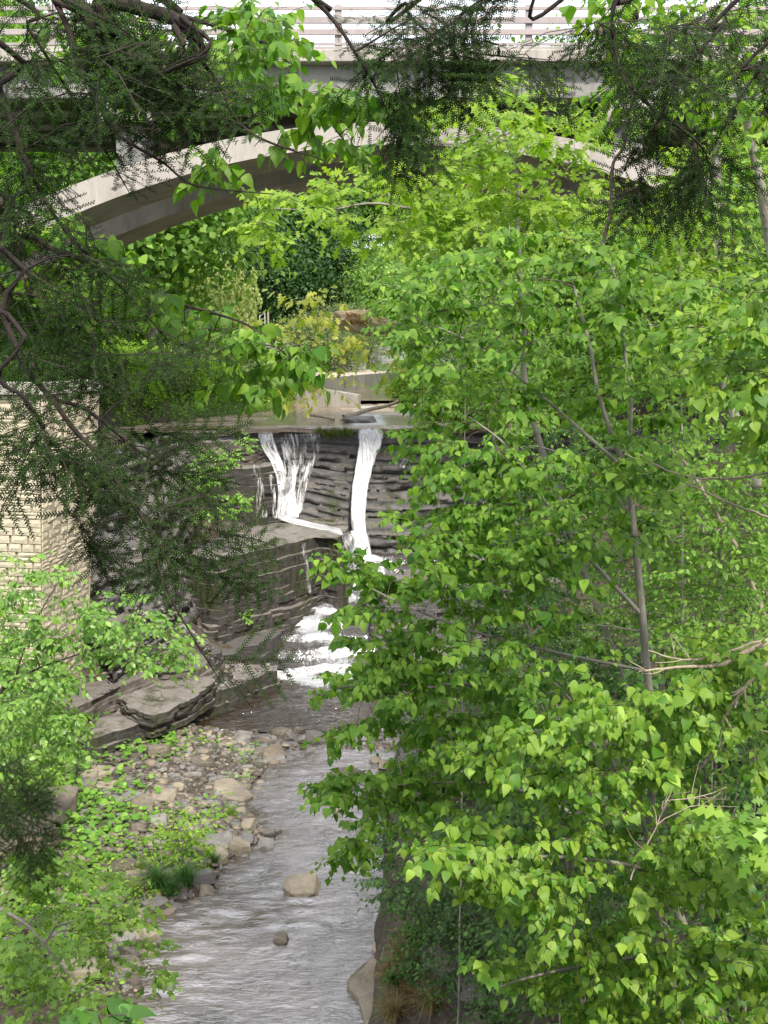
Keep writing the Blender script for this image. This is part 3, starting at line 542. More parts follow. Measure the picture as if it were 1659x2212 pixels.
# ---- concrete channel upstream
def wall_between(name, a, b, za, zb, zbot, thick, mat, parent=None, **kw):
    a = np.array(a[:2]); b = np.array(b[:2]); d = nrm(b-a); n = np.array([-d[1], d[0]])*thick
    return prism(name, [(*a, zbot), (*b, zbot), (*b, zb), (*a, za)], (n[0], n[1], 0), mat, parent, .02, **kw)
wall_between('training_wall', P(640, 870, 77.5), P(772, 871, 76), 10.35, 9.72, 8.6, .6, M['concrete'], label='low tapering concrete wall end standing in the creek above the falls', category='wall')
wall_between('channel_wall', P(555, 830, 88), P(678, 830, 88), 10.42, 10.42, 8.9, .5, M['concrete_old'], label='grey concrete wall edge below the pink paved apron, left stretch', category='wall')
wall_between('channel_wall', P(678, 830, 88.0), P(784, 828, 104), 10.42, 10.5, 8.9, .5, M['concrete_old'], label='grey concrete channel wall with the steel ladder, behind the tapering wall', category='wall')
wall_between('channel_wall', P(784, 828, 104.0), P(900, 815, 118), 10.5, 10.6, 8.9, .5, M['concrete_old'], label='farthest grey concrete channel wall running on behind the linden leaves', category='wall')
V = [P(540, 800, 88.3), P(678, 800, 88.3), P(784, 800, 104.3), P(900, 800, 118.3), P(1000, 790, 135), P(500, 790, 135)]; zz = [10.44, 10.44, 10.5, 10.6, 11, 11]
me = bpy.data.meshes.new('paved_apron'); me.from_pydata([(p[0], p[1], z) for p, z in zip(V, zz)], [], [(0, 1, 2, 3, 4, 5)]); me.materials.append(M['apron']); link('paved_apron', me, kind='structure')
def sloped(name, a, b, D0, D1, z0, z1):
    p = [P(a, 780, D0), P(b, 780, D0+2), P(b+6, 780, D1+2), P(a-6, 780, D1)]; z = [z0, z0, z1, z1]
    prism(name, [(q[0], q[1], zz_) for q, zz_ in zip(p, z)], (0, 0, -1.0), M['concrete_old'], kind='structure')
sloped('sloped_paving', 470, 640, 112, 118, 10.8, 13.4); sloped('sloped_paving', 644, 790, 114, 120, 10.8, 12.6); sloped('sloped_paving', 800, 960, 118, 124, 10.8, 13.2)
t = thing('ladder', 'small dark steel ladder on the concrete channel wall', 'ladder', tuple(P(741, 838, 97.4))); q = P(741, 838, 97.4)
for dx in (-.16, .16): V_, F_ = tubes([([(dx, 0, 0), (dx, 0, 1.0)], [.035, .035])], 6); link('rail', tri_mesh('rail', V_, F_, M['bark_dark']), t)
for k in range(3): V_, F_ = tubes([([(-.16, 0, .2+.3*k), (.16, 0, .2+.3*k)], [.025, .025])], 5); link('rung', tri_mesh('rung', V_, F_, M['bark_dark']), t)
q = P(763, 838, 100.5); V_, F_ = tubes([([q, q+[0, 0, 1.2]], [.05, .05])], 8); link('gauge_post', tri_mesh('gauge_post', V_, F_, M['galv']), label='thin pale gauge post standing in the water beside the steel ladder', category='post')
t = thing('handrail', 'white steel handrail frame beside a wooden post on the far bank, under the willow', 'railing', tuple(P(570, 700, 104)))
V_, F_ = tubes([([(-.45, 0, 0), (-.35, 0, .7), (.1, 0, 1.0), (.1, 0, 0)], [.05]*4)], 6); link('frame', tri_mesh('frame', V_, F_, M['galv']), t)
V_, F_ = tubes([([(-.35, 0, .35), (.1, 0, .5)], [.04]*2)], 6); link('rail', tri_mesh('rail', V_, F_, M['galv']), t)
V_, F_ = tubes([([(.38, 0, -.2), (.38, 0, 1.1)], [.09]*2)], 8); link('post', tri_mesh('post', V_, F_, M['deadwood']), t)
# ================================================================== BRIDGE
bridge = thing('arch_bridge', 'concrete arch bridge with deck girders and pale pipe railing crossing high over the falls', 'bridge', (0, 45, 14))
B0 = np.array([0, 45, 14.])
def b_box(name, x0, x1, y0, y1, z0, z1, mat, bev=.02, parent=None, **kw): return box(name, (x0, x1, y0-45, y1-45, z0-14, z1-14), mat, parent or bridge, bev, **kw)
def arch(y0, y1):
    X = np.linspace(-22, 23, 46); zt = 21.06-.0152*(X-.6)**2; zb = 20.22-.0168*(X-.6)**2; n = len(X); V = []
    for x, a, b in zip(X, zt, zb): V += [(x, y0-45, a-14), (x, y1-45, a-14), (x, y1-45, b-14), (x, y0-45, b-14)]
    F = []
    for i in range(n-1):
        for k in range(4): F.append((4*i+k, 4*i+(k+1) % 4, 4*i+4+(k+1) % 4, 4*i+4+k))
    F += [(0, 3, 2, 1), (4*n-4, 4*n-3, 4*n-2, 4*n-1)]
    me = bpy.data.meshes.new('arch_rib'); me.from_pydata(V, [], F); me.materials.append(M['concrete']); me.update()
    bm = bmesh.new(); bm.from_mesh(me); bmesh.ops.recalc_face_normals(bm, faces=bm.faces); bm.to_mesh(me); bm.free(); link('arch_rib', me, bridge)
arch(45, 48.6); arch(52.6, 56)
b_box('deck_slab', -40, 42, 44.2, 57, 23.02, 23.45, M['concrete'], .03)
b_box('curb', -40, 42, 44.35, 44.75, 23.452, 23.6, M['concrete'], .02)
for y in (45, 47.8, 50.6, 53.4, 56):
    b_box('girder', -40, 42, y-.22, y+.22, 21.98, 23.018, M['concrete_old'], .01); b_box('girder_flange', -40, 42, y-.35, y+.35, 21.82, 21.978, M['concrete_old'], .03)
for x in (-9.6, 9.25):
    b_box('pier_cap', x-1.0, x+1.0, 44.7, 57, 20.98, 21.818, M['concrete'], .03)
    zt = 21.06-.0152*(x-.6)**2
    for y0, y1 in ((45.3, 48.3), (52.9, 55.7)): b_box('spandrel_column', x-.55, x+.55, y0, y1, zt-.35, 20.978, M['concrete_old'], .02)
for x in (-19.5, 20): b_box('pier_cap', x-1.0, x+1.0, 44.7, 57, 20.98, 21.818, M['concrete'], .03); b_box('spandrel_column', x-.5, x+.5, 45.3, 48.3, 13, 20.978, M['concrete_old'], .02)
rl = link('railing', None, bridge)
post = box('post', (-.13, .13, -.1, .1, 0, 1.48), M['metal'], rl, .02); post.location = (5.32, -.45, 9.602)
for k in range(-12, 9):
    if k: o = post.copy(); COL.objects.link(o); o.location = (5.32+3.5*k, -.45, 9.602)
for z0, z1, th in ((.04, .13, .05), (.4, .6, .09), (.8, 1.03, .09), (1.27, 1.4, .06), (1.72, 1.78, .04)): box('rail', (-40, 42, -.45-.1-th, -.45-.102, z0+9.6, z1+9.6), M['metal'], rl, .008)
# ---- abutment wall on the left
wall = thing('retaining_wall', 'tan split stone block retaining wall with concrete coping at the left edge', 'wall', (0, 0, 0))
blk = []
for s in range(5):
    r = np.random.default_rng(s); bm = bmesh.new(); bmesh.ops.create_grid(bm, x_segments=4, y_segments=2, size=.5)
    for v in bm.verts:
        e = abs(v.co.x) > .49 or abs(v.co.y) > .49; v.co.z = 0 if e else .5+r.uniform(-.28, .28); v.co.x *= 1 if e else .86; v.co.y *= 1 if e else .8
    ed = [e for e in bm.edges if e.is_boundary]; g = bmesh.ops.extrude_edge_only(bm, edges=ed)
    for v in g['geom']:
        if isinstance(v, bmesh.types.BMVert): v.co.z = -1.2
    bmesh.ops.recalc_face_normals(bm, faces=bm.faces)
    me = bpy.data.meshes.new('stone_block'); bm.to_mesh(me); bm.free(); me.materials.append(M['block']); blk.append(me)
cA = P(85, 1400, 34.0); cA[2] = 1.0; cAt = np.array([P(88, 850, 34.0)[0], 34.0, 11.25]); fB = np.array([P(176, 1400, 37.4)[0], 37.4, 1.0]); fBt = np.array([P(215, 850, 37.4)[0], 37.4, 11.25]); lC = np.array([-13.3, 34.6, 1.0]); lCt = np.array([-13.4, 34.6, 11.25])
def panel(p0, p1, p1t, p0t, outn, pier=0):
    """blocks on the quad p0 (bottom start) p1 (bottom end) p1t p0t"""
    r = np.random.default_rng(int(abs(p0[0]*10))); L = np.linalg.norm(p1-p0); Hh = p0t[2]-p0[2]; z = 0; row = 0; res = []
    if outn is None: outn = nrm(np.cross(p1-p0, p0t-p0))
    while z < Hh-.12:
        h = min(r.choice([.11, .15, .19, .25]), Hh-z); x = -r.uniform(0, .3) if row % 2 else 0.; x = max(0, x)
        while x < L-.05:
            w = min(r.uniform(.35, .95), L-x); w = L-x if L-x-w < .2 else w; u0, u1 = (x+w/2)/L, (z+h/2)/Hh
            b = p0*(1-u0)+p1*u0; tpt = p0t*(1-u0)+p1t*u0; c = b*(1-u1)+tpt*u1; xa = nrm(p1-p0); za = nrm(np.cross(xa, nrm(tpt-b))); ya = np.cross(za, xa)
            if za@outn < 0: za = -za; xa = -xa
            res.append((c, xa, ya, za, w-.03, h-.025, r.uniform(.022, .05))); x += w
        z += h; row += 1
    return res
items = panel(cA, fB, fBt, cAt, np.array([.98, -.2, 0]))+panel(lC, cA, cAt, lCt, np.array([0, -1., 0]))
items.sort(key=lambda i: (proj(i[0])[0] < -40, i[0][2] < 2.2)); stuffV = []; stuffF = []; nb = 0
for k, (c, xa, ya, za, w, h, dp) in enumerate(items):
    m4 = Matrix(((xa[0]*w, ya[0]*h, za[0]*dp, c[0]), (xa[1]*w, ya[1]*h, za[1]*dp, c[1]), (xa[2]*w, ya[2]*h, za[2]*dp, c[2]), (0, 0, 0, 1)))
    if k < 300: o = link('stone_block', blk[k % 5], wall); o.matrix_world = m4; o.matrix_parent_inverse = Matrix()
    else:
        bm_ = blk[k % 5]; A_ = np.array([v.co[:] for v in bm_.vertices]); stuffV.append(A_*[w, h, dp]@np.stack([xa, ya, za])+c); stuffF += [tuple(nb+i for i in p.vertices) for p in bm_.polygons]; nb += len(A_)
if stuffV: me = bpy.data.meshes.new('stone_courses'); me.from_pydata(np.concatenate(stuffV).tolist(), [], stuffF); me.materials.append(M['block']); link('stone_courses', me, wall, kind='stuff')
inn = np.array([-.95, .25, 0])*.02
core = [tuple(p) for p in (cA+[-.03, .03, -.5], fB+[-.03, 0, -.5], fBt+[-.03, 0, -.02], cAt+[-.03, .03, -.02])]
core = [tuple(np.array(c_)+[-.4, .3, 0]) for c_ in core]; prism('wall_core', core, (-2.6, .3, 0), M['mortar'], wall)
uu, vv = np.meshgrid(np.linspace(0, 1, 14), np.linspace(-.05, 1, 14)); gg = (cA*(1-uu[..., None])+fB*uu[..., None])*(1-vv[..., None])+(cAt*(1-uu[..., None])+fBt*uu[..., None])*vv[..., None]-np.array([.005, 0, 0])
link('mortar_face', grid_mesh('mortar_face', gg[..., 0], gg[..., 1], gg[..., 2], M['mortar'], False), wall); prism('end_face', [(fB[0], fB[1], .5), (fB[0]-.5, fB[1]+.05, .5), (fBt[0]-.5, fBt[1]+.05, 11.24), (fBt[0], fBt[1], 11.24)], (0, .05, 0), M['mortar'], wall)
prism('wall_core', [tuple(p) for p in (lC+[0, .06, -.5], cA+[-.06, .06, -.5], cAt+[-.06, .06, -.02], lCt+[0, .06, -.02])], (0, 2.2, 0), M['mortar'], wall)
prism('coping', [(cAt[0]+.1, cAt[1]-.12, 11.25), (fBt[0]+.1, fBt[1]+.05, 11.25), (fBt[0]+.1, fBt[1]+.05, 11.62), (cAt[0]+.1, cAt[1]-.12, 11.62)], (-.6, 0, 0), M['concrete'], wall, .02)
prism('coping', [(-13.4, cAt[1]+.46, 11.25), (cAt[0]-.51, cAt[1]-.12, 11.25), (cAt[0]-.51, cAt[1]-.12, 11.62), (-13.4, cAt[1]+.46, 11.62)], (0, .6, 0), M['concrete'], wall, .02)
# ================================================================== VEGETATION
UP = np.array([0, 0, 1.])
def dense(pts, step):
    pts = np.asarray(pts, float); n = max(4, int(np.linalg.norm(np.diff(pts, axis=0), axis=1).sum()/step)); return smooth_line(pts, n)
def grow(limbs, targets, r, step=.12, lift=.12, wob=.05, k_r=.011, tip=.0025):
    """limbs: [(pts, radii)]; each target is joined to the nearest wood already there"""
    nodes = np.concatenate([p for p, _ in limbs]); rad = np.concatenate([q for _, q in limbs]); paths = []; ends = []
    d0 = np.array([np.min(np.linalg.norm(nodes-t_, axis=1)) for t_ in targets]) if len(targets) else []
    for i in np.argsort(d0):
        tg = targets[i]; dv = tg-nodes; d = np.linalg.norm(dv, axis=1); cost = d*(1+.5*np.clip(-dv[:, 2]/np.maximum(d, .01)-.2, 0, 1))+.25/(1+rad*80)
        j = int(np.argmin(cost)); a = nodes[j]; L = max(d[j], .05); mid = (a+tg)/2+UP*lift*L+r.normal(0, wob*L, 3); n = max(3, int(L/step)+2)
        q = smooth_line([a, mid, tg], n); r0 = min(rad[j]*.8, .003+k_r*L); rr = np.linspace(max(r0, tip), tip, n); paths.append((q, rr)); ends.append((tg, nrm(q[-1]-q[-2]), L))
        nodes = np.r_[nodes, q[1:]]; rad = np.r_[rad, rr[1:]]
    return paths, ends
def shoots(ends, r, n=(3, 5), L=(.25, .5), spread=.8, up=0.0, flat=.35):
    out = []
    for c, d, _ in ends:
        for k in range(r.integers(n[0], n[1]+1)):
            dd = nrm(d*np.array([1, 1, .5])+r.normal(0, spread, 3)*np.array([1, 1, flat])+UP*up); l = r.uniform(*L)
            m = c+dd*l*.5+UP*.02*l; e = c+dd*l-UP*.12*l; out.append(np.array([c, m, e]))
    return out
def leaves_on(shs, r, per=6, size=.1, droop=.55, face=None, jit=.35, out=.8, svar=.38):
    locs, tips, nors, sz = [], [], [], []
    for s in shs:
        L = np.linalg.norm(s[2]-s[0]); sf = r.uniform(.6, 1.2); df = r.uniform(.4, 1.5)
        for k in range(per):
            t_ = (k+.8)/per+r.normal(0, .04); t_ = min(max(t_, .05), 1.0); p = (1-t_)**2*s[0]+2*t_*(1-t_)*s[1]+t_*t_*s[2]; d = nrm(s[2]-s[0]); side = nrm(np.cross(d, UP)+1e-6)*(1 if k % 2 else -1)
            if k == per-1: tip = nrm(d-UP*droop*.8+r.normal(0, .15, 3))
            else: tip = nrm(d*.45+side*out-UP*droop*df+r.normal(0, .25, 3))
            nn = UP+(0 if face is None else face)+r.normal(0, jit, 3)
            locs.append(p+r.normal(0, .01, 3)); tips.append(tip); nors.append(nn); sz.append(size*1.08*sf*r.uniform(1-svar*.8, 1+svar*.8)*(1 if k < per-1 else .8))
    return np.array(locs), frames(np.array(tips), np.array(nors), np.array(sz)), np.array(sz)
def tube_obj(name, paths, mat, parent, base, k=5, **kw):
    V, F = tubes(paths, k); return link(name, tri_mesh(name, V-base, F, mat, True), parent, **kw)
def add_leaves(root, base, locs, Ms, sz, tmpl, mat, nparts=300, name='leaf', mass='foliage', smooth=False):
    u, v, f = proj(locs); vis = (u > -20) & (u < 1680) & (v > -20) & (v < 2230) & (f > 0); score = np.where(vis, sz/np.maximum(f, .1), -1); order = np.argsort(-score)
    npt = min(nparts, int((score*FPX > 9).sum())) if nparts else 0; pick, rest = order[:npt], order[npt:]
    vs_ = [tmpl]
    for sx, bend, tw in ((.84, .25, .2), (1.1, -.12, -.25), (.95, .5, .1)):
        V2 = tmpl[0].copy(); V2[:, 0] *= sx; V2[:, 2] += -bend*V2[:, 1]**2*.5+tw*V2[:, 0]*V2[:, 1]; V2[:, 0] += .12*tw*V2[:, 1]**2; vs_.append((V2, tmpl[1]))
    if npt:
        mes = [tri_mesh(name, q_[0], q_[1], mat, smooth) for q_ in vs_]
        for i in pick:
            o = bpy.data.objects.new(name, mes[int(i) % 4]); COL.objects.link(o); o.parent = root; m_ = Ms[i]; l = locs[i]-base
            o.matrix_basis = Matrix(((m_[0, 0], m_[0, 1], m_[0, 2], l[0]), (m_[1, 0], m_[1, 1], m_[1, 2], l[1]), (m_[2, 0], m_[2, 1], m_[2, 2], l[2]), (0, 0, 0, 1)))
    if len(rest):
        VV, TT, nn_ = [], [], 0
        for q_ in range(4):
            rs = rest[q_::4]
            if len(rs): V, T = scatter(vs_[q_], locs[rs]-base, Ms[rs]); VV.append(V); TT.append(T+nn_); nn_ += len(V)
        link(mass, tri_mesh(mass, np.concatenate(VV), np.concatenate(TT), mat, smooth), root, kind='stuff')
def in_poly_pts(poly, n, r, D, zmin=None):
    poly = np.asarray(poly, float); lo, hi = poly.min(0), poly.max(0); out = []
    while len(out) < n:
        u, v = r.uniform(lo[0], hi[0], 4*n), r.uniform(lo[1], hi[1], 4*n); k = inpoly(poly, u, v); out += list(zip(u[k], v[k]))
    out = np.array(out[:n]); return P(out[:, 0], out[:, 1], r.uniform(D[0], D[1], n))
def tree(name, label, cat, limbs, targets, leaf, mat, bark, seed=0, size=.1, per=6, n=(3, 5), L=(.25, .5), droop=.55, spread=.8, face=None, k_r=.011, step=.14, group=None, nparts=300, out=.8, flat=.35, jit=.35, lift=.12, twigr=.0022, main=1):
    r = np.random.default_rng(seed); lim = []
    for pts, r0, r1 in limbs:
        q = dense(pts, step); q = q+np.c_[.02*vn(q[:, 2]*2, q[:, 0], seed), .02*vn(q[:, 2]*2.3, q[:, 1]+5, seed), 0*q[:, 2]]*min(1, r0*20); lim.append((q, np.linspace(r0, r1, len(q))))
    base = lim[0][0][0].copy(); root = thing(name, label, cat, tuple(base), group)
    for i, l in enumerate(lim): tube_obj('trunk' if i < main else 'branch', [l], bark, root, base, 8 if i < main else 6)
    paths, ends = grow(lim, targets, r, step, lift, k_r=k_r)
    big = sorted(range(len(paths)), key=lambda i: -paths[i][1][0])[:18]
    for i in big:
        if len(paths[i][0]) > 4: tube_obj('branch', [paths[i]], bark, root, base, 5)
    shs = shoots(ends, r, n, L, spread, flat=flat); rest = [paths[i] for i in range(len(paths)) if i not in big or len(paths[i][0]) <= 4]+[(s, np.array([1.3, 1, .6])*twigr) for s in shs]
    tube_obj('twigs', rest, M['bark_twig'], root, base, 3, kind='stuff')
    locs, Ms, sz = leaves_on(shs, r, per, size, droop, face, jit, out); add_leaves(root, base, locs, Ms, sz, leaf, mat, nparts)
    return root, base
def Lp(pts):                      # [(u, v, D)] -> points
    return np.array([P(u, v, D) for u, v, D in pts])
def rooted(pts, x=None, y=None):
    q = Lp(pts); b = q[0].copy(); 
    if x is not None: b[0], b[1] = x, y
    b[2] = float(H(b[0], b[1]))-.15; return np.r_[[b], q]
TOCAM = np.array([0, -.55, 0])
rr_ = np.random.default_rng(77)
# ---- linden, the large tree on the right
up_c = [(870, 640), (950, 530), (1100, 480), (1300, 480), (1420, 600), (1470, 700), (1470, 900), (1400, 960), (1200, 920), (1000, 930), (880, 900), (900, 800), (840, 720)]
ln_t = np.concatenate([in_poly_pts(up_c, 130, rr_, (8.2, 10.5)),
    in_poly_pts([(830, 940), (1000, 900), (1160, 1000), (1230, 1150), (1180, 1250), (1000, 1200), (900, 1160), (830, 1120), (870, 1060), (1000, 1040), (880, 990)], 62, rr_, (8, 10)),
    in_poly_pts([(880, 1160), (950, 1130), (1250, 1200), (1300, 1420), (1050, 1440), (860, 1400), (760, 1370), (720, 1300), (820, 1290), (1000, 1350), (900, 1250)], 62, rr_, (7.8, 9.6)),
    in_poly_pts([(710, 1210), (760, 1210), (900, 1280), (880, 1300), (760, 1250)], 12, rr_, (8.6, 9.2)),
    in_poly_pts([(1180, 950), (1330, 980), (1480, 1000), (1420, 1180), (1250, 1200)], 30, rr_, (7.8, 9.5))])
tr1 = rooted([(1440, 1900, 9.6), (1415, 1600, 9.2), (1403, 1480, 9.1), (1385, 1300, 9.1), (1365, 1120, 9.1), (1345, 1010, 9.1), (1322, 950, 9.1), (1290, 850, 9.1), (1270, 740, 9.2), (1240, 620, 9.3)], 4.0, 9.6)
b1 = Lp([(1347, 1015, 9.1), (1358, 960, 9.1), (1362, 860, 9.2), (1345, 740, 9.3), (1340, 640, 9.3), (1300, 520, 9.4)])
b2 = Lp([(1388, 1330, 9.1), (1250, 1180, 8.9), (1150, 1040, 8.8), (1090, 960, 8.7), (1010, 900, 8.7)])
b3 = Lp([(1345, 1010, 9.1), (1220, 900, 9.1), (1090, 790, 9.2), (1000, 730, 9.4), (900, 690, 9.5)])
b4 = Lp([(1400, 1450, 9.1), (1250, 1420, 8.7), (1080, 1380, 8.5), (930, 1330, 8.6), (800, 1270, 8.8), (720, 1215, 8.9)])
tree('linden_tree', 'large linden tree with a pale forked trunk and heart-shaped leaves on the right', 'tree', [(tr1, .044, .01), (b1, .018, .007), (b2, .02, .005), (b3, .018, .005), (b4, .016, .004)],
     ln_t, HEART, M['linden'], M['bark'], 1, .062, 8, (4, 6), (.18, .34), .65, face=TOCAM, flat=.18)
# ---- tiers reaching left over the creek: a second, thinner linden
ln2 = np.concatenate([in_poly_pts([(690, 1490), (800, 1440), (1000, 1450), (1180, 1460), (1180, 1560), (950, 1620), (780, 1590), (700, 1585), (860, 1530)], 70, rr_, (8.4, 10.4)),
    in_poly_pts([(655, 1710), (780, 1655), (930, 1640), (1100, 1620), (1100, 1700), (930, 1740), (820, 1790), (720, 1875), (705, 1800), (760, 1740)], 58, rr_, (8.8, 10.6)),
    in_poly_pts([(770, 1380), (900, 1400), (1000, 1440), (830, 1460)], 14, rr_, (8.6, 9.6))])
tr2 = rooted([(1240, 1990, 10.6), (1235, 1800, 10.2), (1290, 1650, 10.0), (1250, 1540, 9.9), (1190, 1470, 9.8), (1120, 1420, 9.8)], 2.3, 10.7)
tree('linden_tree', 'slender linden whose leafy tiers reach left over the creek below the large linden', 'tree', [(tr2, .035, .009), (Lp([(1240, 1760, 10.2), (1100, 1700, 9.8), (950, 1690, 9.6), (820, 1700, 9.5), (700, 1715, 9.4)]), .022, .004),
     (Lp([(1210, 1500, 9.9), (1050, 1480, 9.5), (900, 1480, 9.3), (780, 1480, 9.2), (700, 1492, 9.1)]), .02, .004)], ln2, HEART, M['linden'], M['bark'], 2, .064, 8, (4, 6), (.16, .3), .6, face=TOCAM, flat=.18)
# ---- lower right linden
ln3 = np.concatenate([in_poly_pts([(890, 1870), (980, 1800), (1150, 1760), (1300, 1740), (1560, 1800), (1640, 1900), (1400, 1960), (1150, 1960), (1000, 1900)], 70, rr_, (6.8, 8.4)),
    in_poly_pts([(1030, 1640), (1180, 1540), (1330, 1480), (1500, 1500), (1560, 1640), (1400, 1700), (1200, 1720)], 66, rr_, (7, 8.6)),
    in_poly_pts([(1040, 2110), (1200, 2000), (1500, 2010), (1659, 1980), (1700, 2180), (1500, 2240), (1350, 2200), (1100, 2180)], 80, rr_, (7, 9)),
    in_poly_pts([(1480, 1350), (1659, 1380), (1700, 1560), (1659, 1700), (1540, 1640), (1520, 1450)], 26, rr_, (7.4, 9))])
tr3 = rooted([(1460, 2150, 8.6), (1420, 1980, 8.3), (1400, 1800, 8.1), (1330, 1660, 7.9), (1300, 1560, 7.9)], 2.9, 8.7)
tree('linden_tree', 'near linden at the lower right, its big drooping leaves filling the corner', 'tree', [(tr3, .04, .01), (Lp([(1410, 1880, 8.2), (1300, 1860, 7.8), (1150, 1850, 7.4), (1000, 1870, 7.2), (920, 1880, 7.1)]), .02, .004),
     (Lp([(1440, 2060, 8.4), (1300, 2080, 8), (1150, 2110, 7.7), (1060, 2140, 7.6)]), .018, .004), (Lp([(1400, 1800, 8.1), (1480, 1700, 8), (1560, 1600, 8), (1600, 1480, 8.1)]), .022, .005)],
     ln3, HEART, M['linden_pale'], M['bark'], 3, .066, 8, (4, 6), (.18, .34), .7, face=TOCAM, flat=.18)
# ---- pale basswood at the right edge
rt = in_poly_pts([(1500, 620), (1580, 580), (1750, 560), (1760, 1000), (1659, 1010), (1560, 860), (1500, 760)], 62, rr_, (6.4, 8))
tree('basswood_tree', 'pale yellow-green basswood crown at the right edge, upper half', 'tree', [(rooted([(1830, 1500, 7.4), (1800, 1100, 7.4), (1760, 860, 7.3), (1700, 700, 7.3)], 4.6, 7.4), .06, .012)], rt, HEART, M['linden_pale'], M['bark'], 4, .062, 8, (3, 5), (.2, .34), .5, face=TOCAM)
rt = in_poly_pts([(1290, 10), (1450, -60), (1700, -60), (1700, 330), (1580, 300), (1450, 240), (1330, 230), (1250, 250), (1290, 120)], 70, rr_, (9, 12))
tree('basswood_tree', 'light green basswood crown behind the hemlock twigs in the upper right corner', 'tree', [(rooted([(1760, 1200, 11), (1700, 700, 11), (1640, 400, 10.8), (1600, 200, 10.6), (1560, 60, 10.5)], 5.2, 11), .09, .015)], rt, HEART, M['linden_pale'], M['bark'], 5, .085, 6, (3, 5), (.25, .45), .5)
# ---- oak in front of the arch
ok = np.concatenate([in_poly_pts([(580, 400), (640, 385), (760, 360), (900, 350), (1000, 330), (1300, 400), (1180, 540), (1000, 560), (850, 520), (700, 470), (540, 540), (520, 500)], 120, rr_, (12, 15)), in_poly_pts([(930, 260), (1000, 170), (1140, 160), (1260, 260), (1300, 330), (1000, 340)], 52, rr_, (12, 14.5))])
tk = rooted([(1180, 1000, 14), (1130, 700, 13.6), (1120, 520, 13.4), (1115, 380, 13.3), (1060, 220, 13.2), (1020, 150, 13.2)], 4.5, 14.5)
tree('oak_tree', 'light green oak with pointed lobed leaves in front of the arch crown', 'tree', [(tk, .04, .01), (Lp([(1122, 560, 13.4), (980, 480, 13), (820, 440, 12.8), (700, 455, 12.6), (590, 450, 12.5)]), .025, .005)], ok, OAKL, M['oak'], M['bark'], 6, .125, 6, (3, 5), (.3, .5), .35, face=TOCAM*.8)
ok2 = in_poly_pts([(560, 690), (620, 650), (700, 635), (800, 660), (880, 740), (860, 800), (760, 790), (700, 850), (600, 870), (560, 800), (640, 760)], 34, rr_, (13.5, 16))
tree('oak_tree', 'yellowing oak boughs hanging in front of the concrete channel above the falls', 'tree', [(rooted([(1120, 1300, 16), (1080, 1000, 15.5), (1000, 800, 15.2), (860, 720, 15), (740, 700, 14.8)], 3.8, 16.4), .03, .01)], ok2, OAKL, M['yellow_oak'], M['bark'], 7, .12, 5, (2, 4), (.3, .5), .5, face=TOCAM)
ok3 = in_poly_pts([(1590, 1740), (1640, 1720), (1720, 1760), (1720, 1850), (1650, 1850), (1600, 1800)], 9, rr_, (6.2, 6.8))
tree('oak_sapling', 'sprig of pointed oak leaves cut off by the right edge, lower half', 'sapling', [(rooted([(1800, 2150, 6.8), (1760, 1950, 6.7), (1700, 1820, 6.6)], 2.5, 6.9), .02, .006)], ok3, OAKL, M['maple'], M['bark'], 8, .13, 6, (3, 4), (.2, .3), .3, face=TOCAM)
# ---- trunk and crown farther back on the right
rt = in_poly_pts([(1200, 460), (1350, 440), (1480, 400), (1750, 330), (1750, 640), (1560, 620), (1480, 560), (1300, 500)], 110, rr_, (14, 19))
tree('tall_tree', 'straight grey trunked tree rising past the right end of the arch', 'tree', [(rooted([(1555, 800, 16), (1550, 560, 16), (1545, 330, 16), (1540, 150, 16)], 6.9, 16.2), .09, .05)], rt, OVAL, M['midleaf'], M['bark'], 9, .13, 7, (3, 5), (.35, .6), .4, nparts=150, k_r=.014)
# ---- many small trees filling the right bank between
def bank_tree(seed, u, v, D, poly, label, n=70, size=.09, mat='midleaf', leaf=None, dr=2.5, grp=None, nparts=60):
    r = np.random.default_rng(seed); x, y = P(u, v, D)[:2]; tgs = in_poly_pts(poly, n, r, (D-dr, D+dr)); hz = H(tgs[:, 0], tgs[:, 1]); tgs[:, 2] = np.maximum(tgs[:, 2], hz+.3)
    top = tgs.mean(0)+[0, 0, .5]; b = np.array([x, y, float(H(x, y))-.1]); q = np.array([b, b*.6+top*.4+r.normal(0, .2, 3), top])
    return tree('small_tree', label, 'tree', [(q+np.array([[0,0,0],[.25,.1,0],[0,0,0]]), .018, .007)], tgs, (SMALL if (D > 15.5 and (leaf is None or leaf is OVAL)) else leaf or OVAL), M[mat], M['bark'], seed, size, 7, (4, 6), (.3, .55), .35, group=grp, nparts=nparts, k_r=.012, face=TOCAM*.7)
bank_tree(21, 1150, 900, 20, [(850, 560), (1100, 540), (1250, 640), (1260, 860), (1100, 930), (930, 900), (860, 800)], 'leafy young tree behind the linden, right of the concrete channel', 110)
bank_tree(22, 1450, 1000, 18, [(1300, 500), (1659, 480), (1700, 800), (1500, 900), (1350, 800)], 'dense young tree behind the pale basswood crown', 120, .09)
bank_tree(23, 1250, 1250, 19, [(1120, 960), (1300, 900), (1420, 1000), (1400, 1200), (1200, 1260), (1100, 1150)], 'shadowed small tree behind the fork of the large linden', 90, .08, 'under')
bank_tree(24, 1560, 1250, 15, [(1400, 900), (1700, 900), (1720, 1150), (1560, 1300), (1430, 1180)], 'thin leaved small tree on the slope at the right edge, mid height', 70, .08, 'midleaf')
bank_tree(25, 1150, 1500, 17, [(1000, 1330), (1250, 1300), (1380, 1450), (1300, 1600), (1080, 1620), (980, 1500)], 'dark small tree on the bank under the large linden', 110, .085, 'under')
